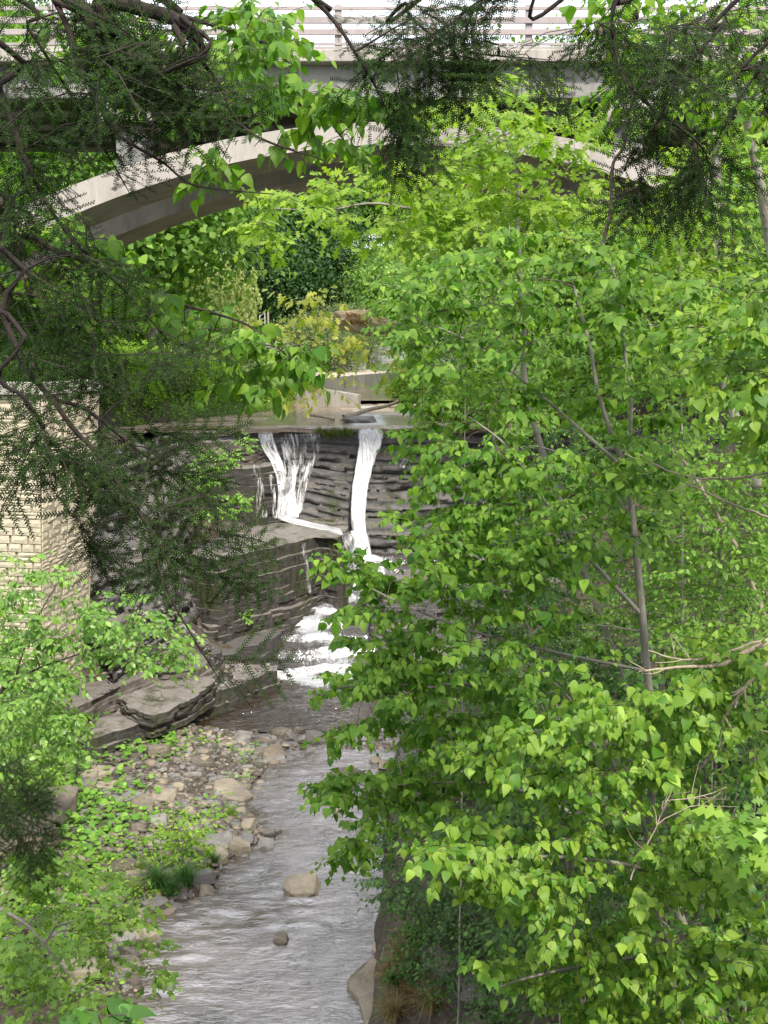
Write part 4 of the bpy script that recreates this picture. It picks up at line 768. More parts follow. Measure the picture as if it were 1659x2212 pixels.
bank_tree(26, 1550, 1600, 13, [(1400, 1400), (1700, 1420), (1720, 1700), (1500, 1750), (1380, 1600)], 'shrubby tree with broad leaves on the slope behind the near linden', 90, .085, 'under')
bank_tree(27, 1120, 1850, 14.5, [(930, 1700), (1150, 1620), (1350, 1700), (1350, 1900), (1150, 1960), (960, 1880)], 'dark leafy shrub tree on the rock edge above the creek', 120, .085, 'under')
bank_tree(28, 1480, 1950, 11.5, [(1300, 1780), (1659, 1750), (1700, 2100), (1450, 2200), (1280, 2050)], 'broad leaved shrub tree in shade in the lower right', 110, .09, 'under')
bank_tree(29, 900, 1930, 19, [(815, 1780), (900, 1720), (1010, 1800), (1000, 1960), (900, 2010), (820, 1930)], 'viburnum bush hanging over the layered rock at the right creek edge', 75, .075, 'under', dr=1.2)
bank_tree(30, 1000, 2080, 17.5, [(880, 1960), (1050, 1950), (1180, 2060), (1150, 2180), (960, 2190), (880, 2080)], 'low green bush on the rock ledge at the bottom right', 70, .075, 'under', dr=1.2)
bank_tree(31, 950, 620, 26, [(760, 540), (1000, 500), (1150, 560), (1100, 700), (900, 720), (800, 640)], 'light green sapling crown between the oak and the large linden', 90, .11, 'maple', OVAL, 3)
bank_tree(32, 1300, 1050, 27, [(1100, 880), (1250, 900), (1300, 1020), (1250, 1120), (1120, 1060), (1050, 960)], 'sunlit shrub clinging to the cliff top right of the falls', 80, .1, 'midleaf')
bank_tree(33, 960, 1640, 24, [(900, 1560), (1000, 1540), (1080, 1640), (1040, 1740), (930, 1720)], 'dark shrub above the small gravel bar on the right shore', 60, .09, 'under', dr=1.5)
bank_tree(34, 1560, 500, 20, [(1470, 330), (1659, 260), (1720, 520), (1500, 560), (1350, 480)], 'yellow green crown screening the right end of the arch', 60, .12, 'oak', HEART, 3)
# shrubs and ground growth on the right slope
def shrub_proto(seed, mat, size, n=26, rad=.7, leaf=OVAL):
    r = np.random.default_rng(seed); tg = r.normal(0, 1, (n, 3)); tg = nrm(tg)*r.uniform(.35, 1, (n, 1))*rad; tg[:, 2] = np.abs(tg[:, 2])*1.0+.35
    stems = [(np.array([[0, 0, -.2], [r.normal(0, .1), r.normal(0, .1), .3], [r.normal(0, .25), r.normal(0, .25), .8]]), .015, .006) for _ in range(3)]
    lim = [(dense(p, .12), np.linspace(a, b, len(dense(p, .12)))) for p, a, b in stems]; paths, ends = grow(lim, tg, r); shs = shoots(ends, r, (3, 5), (.2, .4))
    V, F = tubes(lim+paths+[(s, np.array([3, 2, 1])*.001) for s in shs], 3); sm = tri_mesh('stems', V, F, M['bark_twig'], True)
    locs, Ms, sz = leaves_on(shs, r, 6, size, .3, TOCAM*.4); V, T = scatter(leaf, locs, Ms); return sm, tri_mesh('foliage', V, T, M[mat])
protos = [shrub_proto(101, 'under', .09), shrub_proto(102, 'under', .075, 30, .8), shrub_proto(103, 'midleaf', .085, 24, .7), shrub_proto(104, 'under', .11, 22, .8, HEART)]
def put_shrub(k, x, y, s, label, group=None, name='shrub'):
    t_ = thing(name, label, 'shrub', (x, y, float(H(x, y))-.05), group); t_.rotation_euler = (0, 0, rr_.uniform(0, 6.28)); t_.scale = (s, s, s*rr_.uniform(.8, 1.1))
    link('stems', protos[k][0], t_, kind='stuff'); link('foliage', protos[k][1], t_, kind='stuff'); return t_
r = np.random.default_rng(8); cnt = 0
SM = [(P(u, v, D)[0], D, n) for u, v, D, n in ((1415, 1600, 9.2, 'the large linden trunk'), (1430, 2000, 8.4, 'the near linden stem'), (1600, 1420, 12, 'the bleached dead branch'), (860, 1900, 25, 'the layered rock edge'), (900, 1620, 34, 'the small right gravel bar'), (1100, 1200, 45, 'the right end of the cliff'), (1000, 1750, 17, 'the dark leafy shrub tree'), (1550, 900, 16, 'the straight grey trunk'), (1300, 1300, 20, 'the small tree behind the linden fork'), (960, 2180, 20, 'the dry grass ledge'), (1200, 1500, 27, 'the middle of the bank slope'), (1400, 1250, 36, 'the upper bank slope'))]
while cnt < 70:
    u, v = r.uniform(830, 1750), r.uniform(900, 2250); y = r.uniform(9, 44); x = P(u, v, y)[0]
    if x < bank_r(y)+.5 or x > 16: continue
    kk_ = int(r.integers(4)); s_ = r.uniform(.5, 1.15); bx, by, nm_ = min(SM, key=lambda q: (q[0]-x)**2+(q[1]-y)**2); dx, dy = x-bx, y-by
    put_shrub(kk_, x, y, s_, f"{'low' if s_ < .72 else 'tall' if s_ > .95 else 'rounded'} {('dark green', 'small leaved dark', 'fresh green', 'broad leaved dark')[kk_]} shrub {'beside' if math.hypot(dx, dy) < 1 else 'right of' if dx > abs(dy)*.7 else 'left of' if -dx > abs(dy)*.7 else 'behind' if dy > 0 else 'in front of'} {nm_}", 'undergrowth shrubs on the right bank'); cnt += 1
# ---- hemlocks (dark needles hanging in front)
def frond(seed, L=.34, W=.2, dead=False):
    r = np.random.default_rng(seed); V = []; T = []; nb = 0; paths = [(np.array([[0, 0, 0], [0, L*.5, .01], [0, L, -.03]]), np.array([.0028, .002, .001]))]; axes = [(np.array([0, 0, 0.]), np.array([0, L, -.03]))]
    n = 7
    for k in range(n):
        t_ = .12+.8*k/n; s = 1 if k % 2 else -1; b = np.array([0, L*t_, -.03*t_]); l = W*(.35+.65*math.sin(math.pi*min(1, t_*1.1+.1)))*r.uniform(.75, 1.15)*(.95-t_*.45)
        e = b+np.array([s*l*.85, l*.62, r.normal(-.012, .012)]); axes.append((b, e)); paths.append((np.array([b, (b+e)/2, e]), np.array([.0016, .0012, .0007])))
    for a, e in axes:
        d = e-a; l = np.linalg.norm(d); d = d/l; sd = nrm(np.cross(d, UP)); m = int(l/.0052)
        for i in range(m):
            p = a+d*l*(i+.5)/m; sgn = 1 if i % 2 else -1; nl = r.uniform(.012, .017)*(1-.3*i/m); w = .003
            q = nrm(sd*sgn+d*.45+UP*r.normal(.05, .2)); tp = p+q*nl; V += [p-d*w, p+d*w, tp+d*w*.6, tp-d*w*.6]; T += [(nb, nb+1, nb+2), (nb, nb+2, nb+3)]; nb += 4
    return tri_mesh('needle_spray', V, T, M['needle_dead'] if dead else M['hemlock']), paths
fr = [frond(i, L, W) for i, (L, W) in enumerate(((.34, .2), (.3, .17), (.38, .22), (.26, .15), (.32, .24)))]
def mk_frond(i):
    me, paths = fr[i]; V, F = tubes(paths, 3); tv = np.array([v.co[:] for v in me.vertices]); n = len(tv); me2 = bpy.data.meshes.new('needle_spray')
    me2.from_pydata(np.r_[tv, V].tolist(), [], [tuple(p.vertices) for p in me.polygons]+(F+n).tolist()); me2.materials.append(M['hemlock']); me2.materials.append(M['bark_dark'])
    me2.polygons.foreach_set('material_index', np.r_[np.zeros(len(me.polygons), int), np.ones(len(F), int)]); return me2
frm = [mk_frond(i) for i in range(5)]
cone = None
def cone_mesh():
    bm = bmesh.new(); bmesh.ops.create_icosphere(bm, subdivisions=2, radius=.5)
    for v in bm.verts: v.co.x *= .8; v.co.y *= .8; v.co.z = v.co.z*1.5-.7; v.co *= 1+.12*math.sin(v.co.z*26)
    me = bpy.data.meshes.new('cone'); bm.to_mesh(me); bm.free(); me.materials.append(M['bark_twig']); return me
cone = cone_mesh()
CLEAR = [[(110, 410), (230, 330), (420, 250), (560, 230), (700, 250), (830, 230), (850, 420), (700, 640), (350, 640), (330, 560), (180, 490)], [(1060, 15), (1220, 15), (1240, 130), (1060, 110)], [(520, 100), (760, 100), (760, 210), (560, 220)], [(520, 830), (800, 830), (800, 1600), (560, 1600), (540, 1300), (600, 1200), (480, 1000)], [(215, 860), (330, 800), (420, 770), (560, 790), (560, 930), (420, 930), (240, 880)], [(80, 1060), (185, 1050), (185, 1400), (60, 1400), (0, 1250), (0, 1080)]]
def hemlock(label, limbs, targets, seed, sub=(1, 2), ssz=(.75, 1.15), down=.5, cones=20, bare=.0, flow=None):
    r = np.random.default_rng(seed); lim = []
    for pts, r0, r1 in limbs: q = dense(pts, .1); q = q+.006*np.c_[vn(q[:, 2]*3, q[:, 0]*3, seed), vn(q[:, 2]*3, q[:, 1]+9, seed), vn(q[:, 0]*3, q[:, 1]+3, seed)]; lim.append((q, np.linspace(r0, r1, len(q))))
    base = lim[0][0][0].copy(); root = thing('hemlock_tree', label, 'tree', tuple(base))
    for i, l in enumerate(lim): tube_obj('trunk' if i == 0 else 'branch', [l], M['bark_dark'], root, base, 9 if i == 0 else 6)
    paths, ends = grow(lim, targets, r, .08, .08, .06, k_r=.008, tip=.0015); items = []
    flow = np.array([.3, 0, -.5]) if flow is None else np.array(flow)
    wood = [p for p in paths]
    for q, _ in [(p[0], p[1]) for p in paths]+[(l[0], l[1]) for l in lim[1:] if l[1][0] < .03]:
        n = len(q); L = np.linalg.norm(np.diff(q, axis=0), axis=1).sum(); m = max(1, int(L/.26))
        for k in range(m):
            if r.random() < bare: continue
            i = int(n*(k+1)/(m+.5)) if m > 1 else n-1; i = min(i, n-1); d = nrm(q[i]-q[max(0, i-1)]); sd = nrm(np.cross(d, UP)+1e-3)*(1 if r.random() < .5 else -1)
            tip = nrm(d*.7+sd*r.uniform(.1, .9)+flow*down+r.normal(0, .2, 3)); items.append((q[i], tip, UP*.8+np.array([0, -.7, 0])+r.normal(0, .45, 3), r.uniform(*ssz)))
    for c, d, _ in ends:
        for k in range(r.integers(sub[0], sub[1]+1)): items.append((c, nrm(d*.6+flow*down+r.normal(0, .38, 3)), UP*.8+np.array([0, -.7, 0])+r.normal(0, .45, 3), r.uniform(*ssz)))
    tube_obj('twigs', wood, M['bark_dark'], root, base, 4, kind='stuff')
    iu, iv, _f = proj(np.array([i[0]+i[1]*.17 for i in items])); cp = np.zeros(len(items), bool)
    for pg in CLEAR: cp |= inpoly(pg, iu, iv)
    items = [q for q, c_ in zip(items, cp) if not c_ or r.random() < .1]
    locs = np.array([i[0] for i in items]); Ms = frames(np.array([i[1] for i in items]), np.array([i[2] for i in items]), np.array([i[3] for i in items])); u, v, f = proj(locs)
    vis = (u > -60) & (u < 1720) & (v > -60) & (v < 2260); order = np.argsort(np.where(vis, f, 99)); k3 = order[:300]; rest = order[300:]
    for i in k3:
        o = bpy.data.objects.new('needle_spray', frm[i % 5]); COL.objects.link(o); o.parent = root; m_ = Ms[i]; l = locs[i]-base
        o.matrix_basis = Matrix(((m_[0, 0], m_[0, 1], m_[0, 2], l[0]), (m_[1, 0], m_[1, 1], m_[1, 2], l[1]), (m_[2, 0], m_[2, 1], m_[2, 2], l[2]), (0, 0, 0, 1)))
    for g in range(5):
        s = [i for i in rest if i % 5 == g and vis[i]]
        if not s: continue
        tv = np.array([x.co[:] for x in fr[g][0].vertices]); tt = np.array([p.vertices[:] for p in fr[g][0].polygons]); V, T = scatter((tv, tt), locs[s]-base, Ms[s]); link('foliage', tri_mesh('foliage', V, T, M['hemlock']), root, kind='stuff')
    for k in range(cones):
        i = k3[int(r.integers(len(k3)))]; o = bpy.data.objects.new('cone', cone); COL.objects.link(o); o.parent = root; o.location = tuple(locs[i]-base-[0, 0, .012]); o.scale = (.02, .02, .022)
    print('hemlock', seed, len(items)); return root, base
hp = lambda poly, n, D: in_poly_pts(poly, n, rr_, D)
HT = np.array([-3.4, 3.6, 0.])
trk = np.array([[-3.4, 3.6, float(H(-3.4, 3.6))-.2], [-3.35, 3.65, 12], [-3.3, 3.7, 15], [-3.3, 3.75, 19]])
def from_trunk(z, pts): return np.r_[[np.array([-3.35, 3.65, z])], Lp(pts)]
hl = [(trk, .17, .1),
  (from_trunk(14.2, [(-60, 60, 4.4), (0, 190, 4.5), (40, 300, 4.5), (70, 370, 4.5), (105, 440, 4.6), (150, 505, 4.6), (200, 560, 4.7), (280, 640, 4.7), (360, 730, 4.8)]), .014, .003),
  (from_trunk(13.4, [(-50, 500, 4.3), (0, 661, 4.3), (30, 731, 4.3), (65, 801, 4.3), (120, 866, 4.3), (160, 925, 4.3), (210, 981, 4.3), (280, 1086, 4.3), (320, 1140, 4.3), (345, 1228, 4.3), (380, 1308, 4.3), (415, 1368, 4.3), (465, 1448, 4.3)]), .015, .003),
  (Lp([(118, 862, 4.3), (150, 868, 4.35), (185, 881, 4.4), (220, 906, 4.4), (280, 961, 4.5), (350, 1011, 4.6), (410, 1066, 4.7)]), .01, .003),
  (from_trunk(15.2, [(60, -60, 4.3), (115, 0, 4.4), (145, 60, 4.4), (165, 130, 4.4), (200, 200, 4.4), (235, 270, 4.5), (280, 310, 4.5), (350, 350, 4.6), (400, 390, 4.6), (450, 405, 4.7), (590, 417, 4.9)]), .014, .0022),
  (from_trunk(15.6, [(250, -80, 4.6), (360, 0, 4.7), (400, 62, 4.7), (435, 125, 4.7), (480, 190, 4.8), (505, 250, 4.8), (550, 290, 4.9), (625, 320, 5), (690, 338, 5.1)]), .016, .0025),
  (from_trunk(15.7, [(560, -90, 4.9), (675, -5, 5), (735, 65, 5), (780, 140, 5), (815, 200, 5.1), (860, 290, 5.1)]), .015, .0025),
  (from_trunk(13.2, [(-60, 640, 4.0), (0, 811, 4), (50, 851, 4), (90, 910, 4.05), (110, 980, 4.1), (120, 1050, 4.1)]), .012, .0025),
  (from_trunk(14.6, [(-30, -40, 4.7), (60, 60, 4.8), (150, 200, 4.9), (230, 330, 5), (280, 420, 5)]), .011, .002)]
ht = np.concatenate([hp([(0, 0), (160, 0), (260, 60), (270, 180), (380, 320), (300, 330), (150, 360), (0, 330)], 44, (4.2, 5.4)),
  hp([(280, 60), (430, 130), (470, 260), (430, 330), (300, 300), (260, 180)], 24, (4.4, 5)), hp([(620, 0), (1000, 0), (1000, 90), (900, 130), (860, 240), (800, 200), (760, 90)], 7, (4.8, 5.6)),
  hp([(480, 260), (640, 310), (700, 340), (660, 380), (560, 330)], 10, (4.9, 5.1)),
  hp([(0, 330), (200, 430), (260, 560), (270, 650), (350, 730), (480, 775), (460, 790), (340, 780), (320, 850), (240, 830), (80, 790), (0, 700)], 54, (4.2, 5.2)),
  hp([(0, 800), (60, 840), (150, 960), (120, 1050), (60, 1060), (20, 960)], 13, (4.0, 4.3)), hp([(180, 880), (260, 870), (370, 960), (440, 1060), (520, 1190), (480, 1260), (400, 1260), (300, 1150), (230, 1050)], 25, (4.3, 4.8)),
  hp([(150, 1000), (200, 1080), (220, 1200), (160, 1180)], 8, (4.2, 4.4)), hp([(400, 1380), (460, 1380), (490, 1440), (440, 1470), (400, 1440)], 4, (4.3, 4.5))])
hroot, hbase = hemlock('dark hemlock whose drooping needled boughs fill the left foreground', hl, ht, 1, cones=26, bare=.3, flow=(.55, 0, -.45))
# broken thick limb with peeling bark at the top
brk = np.r_[[np.array([-3.3, 3.75, 16.3])], Lp([(100, -60, 4.5), (220, -8, 4.5), (300, 18, 4.5), (360, 34, 4.5), (400, 55, 4.45)])]
tube_obj('limb', [(dense(brk, .06), np.linspace(.032, .024, len(dense(brk, .06))))], M['bark_dark'], hroot, hbase, 9)
pl = []
r = np.random.default_rng(3)
for k in range(9):
    o = r.normal(0, .009, 3); q = Lp([(385, 42, 4.45), (420, 68, 4.42), (437, 92, 4.4), (437, 112, 4.4), (415, 130, 4.4), (385, 142, 4.4), (325, 166, 4.4)][:7 if k < 4 else int(r.integers(3, 5))])+o; pl.append((smooth_line(q+r.normal(0, .004, q.shape), 16), np.linspace(.012, .003, 16)*r.uniform(.5, 1)))
tube_obj('torn_end', pl, M['bark_dark'], hroot, hbase, 5); tube_obj('torn_strip', [(smooth_line(Lp([(375, 55, 4.42), (392, 85, 4.4), (398, 105, 4.4), (385, 122, 4.4)]), 10), np.array([.012, .014, .013, .012, .011, .01, .009, .007, .005, .003]))], M['bark_dark'], hroot, hbase, 5)
# right hemlock
trk = np.array([[3.6, 4.2, float(H(3.6, 4.2))-.2], [3.6, 4.2, 12], [3.5, 4.2, 16], [3.5, 4.2, 20]])
def ft2(z, pts): return np.r_[[np.array([3.55, 4.2, z])], Lp(pts)]
hr = [(trk, .18, .1),
  (ft2(16.2, [(1500, -120, 4.8), (1340, -20, 4.8), (1325, 100, 4.8), (1350, 170, 4.8), (1405, 230, 4.8), (1470, 280, 4.85), (1520, 330, 4.9), (1535, 400, 4.9)]), .014, .003),
  (ft2(15.8, [(1659, -60, 4.7), (1560, 60, 4.7), (1480, 150, 4.7), (1430, 240, 4.7), (1380, 330, 4.8)]), .012, .002), (ft2(15.4, [(1720, 40, 4.6), (1640, 150, 4.6), (1570, 260, 4.6)]), .012, .002),
  (ft2(16.6, [(1300, -80, 5.2), (1150, -30, 5.2), (1040, 0, 5.2), (960, 60, 5.2), (900, 90, 5.2)]), .012, .002), (ft2(16.6, [(1000, -80, 5.4), (880, 10, 5.4), (955, 90, 5.4), (1030, 115, 5.4), (1180, 130, 5.3)]), .012, .002)]
htt = np.concatenate([hp([(1230, 40), (1330, 0), (1430, -20), (1700, -20), (1700, 280), (1580, 330), (1480, 340), (1400, 200), (1340, 210), (1260, 120)], 30, (4.5, 5.4)),
   hp([(830, 0), (1060, 0), (1040, 70), (1180, 120), (1300, 110), (1220, 140), (1020, 150), (900, 180), (830, 110)], 24, (5, 5.6)), hp([(840, 190), (900, 200), (890, 290), (850, 330), (830, 250)], 8, (5.1, 5.3)), hp([(1340, 290), (1380, 300), (1400, 420), (1350, 400)], 5, (4.8, 4.9)), hp([(1480, 330), (1560, 330), (1560, 410), (1500, 420)], 9, (4.8, 5))])
hemlock('dark hemlock with small brown cones hanging in from the upper right', hr, htt, 2, cones=60, bare=.2, flow=(-.25, 0, -.7))
q = Lp([(1345, 290, 4.8), (1347, 320, 4.8), (1322, 360, 4.8), (1320, 450, 4.8), (1305, 526, 4.8)]); V_, F_ = tubes([(dense(q, .03)+.004*vn(np.arange(len(dense(q, .03)))[:, None]*.9, np.arange(3)[None], 2), np.linspace(.006, .008, len(dense(q, .03))))], 6)
link('dead_branch', tri_mesh('dead_branch', V_, F_, M['bark_twig'], True), label='snapped brown twig dangling straight down from the right hemlock', category='branch')
# small dark fir sprig at far left bottom area
hemlock('dark hemlock sapling sprig entering at the left edge above the big slab', [(np.r_[[np.array([-5.6, 12.0, float(H(-5.6, 12))-.1])], Lp([(-160, 1600, 12), (-60, 1690, 12), (40, 1760, 12), (90, 1790, 12)])], .04, .006)], hp([(-60, 1640), (0, 1650), (90, 1740), (120, 1800), (40, 1860), (-30, 1800)], 40, (11.5, 12.5)), 3, ssz=(1.1, 1.7), cones=0)
# ---- broadleaf boughs mixed with the left hemlock
bl = np.concatenate([hp([(420, 20), (560, 10), (640, 60), (660, 160), (740, 240), (780, 340), (720, 330), (640, 270), (560, 220), (480, 160), (400, 120)], 34, (5.6, 7)), hp([(100, 0), (420, 40), (400, 200), (300, 200), (120, 120)], 26, (6.2, 8)),
   hp([(260, 120), (560, 160), (590, 230), (450, 230), (300, 200)], 12, (6, 7.4)), hp([(420, 330), (480, 340), (490, 400), (450, 400)], 4, (5.8, 6.4)), hp([(720, 200), (800, 190), (810, 250), (770, 280)], 6, (5.6, 6))])
bt = np.array([[-4.4, 6.2, float(H(-4.4, 6.2))-.2], [-4.4, 6.2, 12], [-4.2, 6.3, 15.5], [-3.8, 6.4, 18]])
tree('basswood_tree', 'basswood with backlit leaves hanging in front of the left half of the bridge', 'tree', [(bt, .13, .06), (np.r_[[[-4.1, 6.3, 16.4]], Lp([(80, -60, 6.2), (300, 10, 6.1), (480, 60, 6.1), (600, 110, 6.1), (680, 220, 6.1), (740, 300, 6.1)])], .02, .004)],
     bl, HEART, M['linden'], M['bark_dark'], 10, .066, 7, (2, 4), (.16, .3), .75, face=TOCAM*.5)
bl = np.concatenate([hp([(250, 600), (360, 640), (470, 670), (560, 700), (640, 760), (650, 800), (600, 790), (520, 740), (400, 710), (280, 660)], 30, (5.2, 6)), hp([(0, 480), (120, 480), (230, 520), (300, 640), (200, 660), (60, 640), (0, 600)], 24, (5.6, 6.8)), hp([(520, 760), (560, 790), (550, 840), (530, 820)], 4, (5.3, 5.6))])
bt = np.array([[-4.0, 5.2, float(H(-4, 5.2))-.2], [-4.0, 5.2, 11], [-3.9, 5.3, 13]])
tree('basswood_tree', 'low basswood bough reaching across the willow at left centre', 'tree', [(bt, .08, .05), (np.r_[[[-3.95, 5.25, 12.6]], Lp([(-60, 520, 5.5), (120, 540, 5.5), (270, 610, 5.5), (400, 660, 5.5), (530, 700, 5.5), (620, 770, 5.5)])], .02, .003)],
     bl, HEART, M['linden'], M['bark_dark'], 11, .062, 7, (2, 4), (.15, .28), .75, face=TOCAM*.5)
# ---- left bank trees and shrubs
bt = rooted([(-60, 1700, 15), (0, 1500, 15), (60, 1460, 15)], -6.4, 15.5)
bb = np.concatenate([hp([(0, 1220), (100, 1200), (160, 1260), (120, 1400), (0, 1420)], 40, (14, 16)), hp([(160, 1290), (280, 1280), (400, 1370), (440, 1420), (330, 1440), (200, 1420), (120, 1400)], 62, (14, 16)), hp([(0, 1420), (140, 1430), (180, 1560), (120, 1640), (0, 1640)], 80, (13.5, 16))])
tree('birch_tree', 'young birch with small fresh leaves in front of the tan stone wall', 'tree', [(bt, .05, .02), (Lp([(10, 1500, 15), (70, 1450, 15), (150, 1420, 15), (240, 1390, 15), (340, 1400, 15)]), .02, .005), (Lp([(30, 1480, 15), (60, 1380, 15), (100, 1300, 15), (140, 1240, 15)]), .015, .004)], bb, OVAL, M['birch'], M['bark_twig'], 12, .085, 7, (3, 5), (.25, .45), .45, face=TOCAM)
mp = np.concatenate([hp([(0, 1940), (60, 1860), (180, 1840), (240, 1900), (300, 1960), (370, 2080), (330, 2120), (200, 2050), (100, 2000), (0, 2000)], 36, (11, 13)), hp([(0, 2000), (150, 2050), (280, 2140), (300, 2212), (0, 2240)], 28, (10, 12))])
tree('maple_sapling', 'bright maple sapling at the lower left beside the stream', 'sapling', [(rooted([(-40, 2212, 11.5), (40, 2120, 11.6), (120, 2000, 11.7)], -4.6, 12), .03, .012), (Lp([(0, 1963, 11.4), (60, 2000, 11.4), (110, 2060, 11.4), (150, 2110, 11.4)]), .022, .01)], mp, MAPLE, M['maple'], M['bark'], 13, .1, 6, (3, 5), (.2, .4), .3, face=TOCAM)
sm = hp([(-40, 2140), (40, 2140), (60, 2240), (-40, 2260)], 5, (2.6, 2.9))
sp = [(190, 2180, 2.6), (240, 2170, 2.65), (215, 2200, 2.6), (270, 2210, 2.7)]
tree('alder_shoot', 'large dark serrated leaves of a near shoot poking up at the bottom left', 'shoot', [(np.r_[[P(200, 2900, 2.6)], Lp([(215, 2400, 2.6), (225, 2230, 2.6)])], .006, .003)], Lp(sp), HEART, M['under'], M['bark_twig'], 14, .06, 4, (1, 2), (.06, .1), .1, face=TOCAM)
def clump(label, u, v, D, poly, n, size, mat, seed, leaf=OVAL, name='sapling', cat='sapling', dr=.8, L=(.2, .4)):
    r = np.random.default_rng(seed); x, y = P(u, v, D)[:2]; tg = in_poly_pts(poly, n, r, (D-dr, D+dr)); b = P(u, v, D); return tree(name, label, cat, [(np.array([b-[0, 0, .3], (b+tg.mean(0))/2, tg.mean(0)]), .03, .01)], tg, leaf, M[mat], M['bark_twig'], seed, size, 6, (3, 4), L, .3, face=TOCAM, nparts=0)
clump('light green sapling growing from the rock left of the falls', 470, 1180, 46, [(400, 1000), (480, 960), (560, 940), (500, 1010), (470, 1060), (540, 1060), (550, 1090), (470, 1120), (420, 1120)], 70, .16, 'birch', 15, L=(.3, .6))
clump('pale green fern-like tuft on the wet rock beside the cascade', 515, 1340, 45, [(495, 1320), (530, 1318), (538, 1340), (500, 1345)], 12, .14, 'birch', 16, L=(.2, .3), dr=.3)
for k, (u, v, D, poly, lab) in enumerate([(100, 1680, 26, [(0, 1560), (120, 1540), (150, 1640), (110, 1700), (0, 1720)], 'bushy green shrub between the tan wall and the dark ledges'), (60, 1480, 30, [(0, 1400), (110, 1420), (130, 1540), (0, 1600)], 'shrub at the foot of the tan stone wall')]):
    clump(lab, u, v, D, poly, 110, .11, 'maple' if k == 0 else 'midleaf', 40+k, name='shrub', cat='shrub', dr=1.2, L=(.3, .5))
# dead branches at the right
def deadwood(label, lines, seed, r0=.012):
    r = np.random.default_rng(seed); ps = []
    for pts, a, b in lines:
        q = dense(Lp(pts), .05); ps.append((q+.01*r.normal(0, 1, q.shape)*.3, np.linspace(a, b, len(q))))
        for k in range(5):
            i = int(r.integers(len(q)//3, len(q)-1)); d = nrm(q[min(i+1, len(q)-1)]-q[i]+r.normal(0, .03, 3)); e = q[i]+nrm(d+r.normal(0, .6, 3))*r.uniform(.1, .3); ps.append((smooth_line([q[i], (q[i]+e)/2+r.normal(0, .01, 3), e], 6), np.linspace(b*1.2, b*.5, 6)))
    V, F = tubes(ps, 5); link('dead_branch', tri_mesh('dead_branch', V, F, M['deadwood'], True), label=label, category='branch')
deadwood('bleached dead branch with forked twigs crossing in from the right edge, lower of two', [([(1720, 1370, 7.6), (1640, 1395, 7.6), (1560, 1435, 7.6), (1480, 1440, 7.6), (1380, 1450, 7.6)], .028, .005), ([(1660, 1380, 7.6), (1500, 1425, 7.6), (1400, 1405, 7.6)], .01, .004), ([(1700, 1400, 7.5), (1620, 1470, 7.5), (1560, 1560, 7.5)], .016, .008)], 1)
deadwood('thin bare pale twig sweeping in from the right edge above the slope', [([(1720, 1010, 7.8), (1560, 1035, 7.8), (1450, 1020, 7.9), (1380, 980, 8)], .009, .004), ([(1700, 1130, 8), (1560, 1080, 8), (1400, 1000, 8.2)], .009, .004)], 2)
deadwood('pale brittle dead twig fan in the middle of the near linden', [([(1360, 1900, 7), (1410, 1800, 7), (1455, 1700, 7)], .006, .003), ([(1420, 1780, 7), (1500, 1740, 7), (1560, 1760, 7)], .004, .002), ([(1440, 1730, 7), (1520, 1720, 7), (1570, 1700, 7)], .004, .002)], 3)
deadwood('crooked brown branch rising through the undergrowth right of the linden trunk', [([(1659, 1350, 13), (1600, 1200, 13), (1560, 1130, 13), (1480, 1000, 13), (1420, 950, 13)], .03, .015)], 4)
# webworm tent in the oak
tt = thing('web_tent', 'silk caterpillar web tent with rust coloured dead leaves in the branches', 'web', tuple(P(800, 700, 14.4))); V, T = fan_leaf([.4]*9); 
bm = bmesh.new(); bmesh.ops.create_icosphere(bm, subdivisions=4, radius=.5)
for v in bm.verts: n_ = 1+.25*float(vn(v.co.x*6, v.co.z*6+v.co.y*5, 2)); v.co.x *= 1.0*n_; v.co.y *= .16*n_; v.co.z = v.co.z*.2*n_*(1+.4*(v.co.x < 0))-.14*v.co.x
me = bpy.data.meshes.new('silk'); bm.to_mesh(me); bm.free(); me.materials.append(M['web']); link('silk', me, tt); r = np.random.default_rng(4)
lc = np.c_[r.uniform(-.33, -.05, 40), r.uniform(-.14, -.06, 40), r.uniform(-.03, .14, 40)]; V, T = scatter(OAKL, lc, frames(r.normal(0, 1, (40, 3)), r.normal(0, 1, (40, 3)), r.uniform(.05, .1, 40))); link('dead_leaves', tri_mesh('dead_leaves', V, T, M['deadleaf']), tt, kind='stuff')
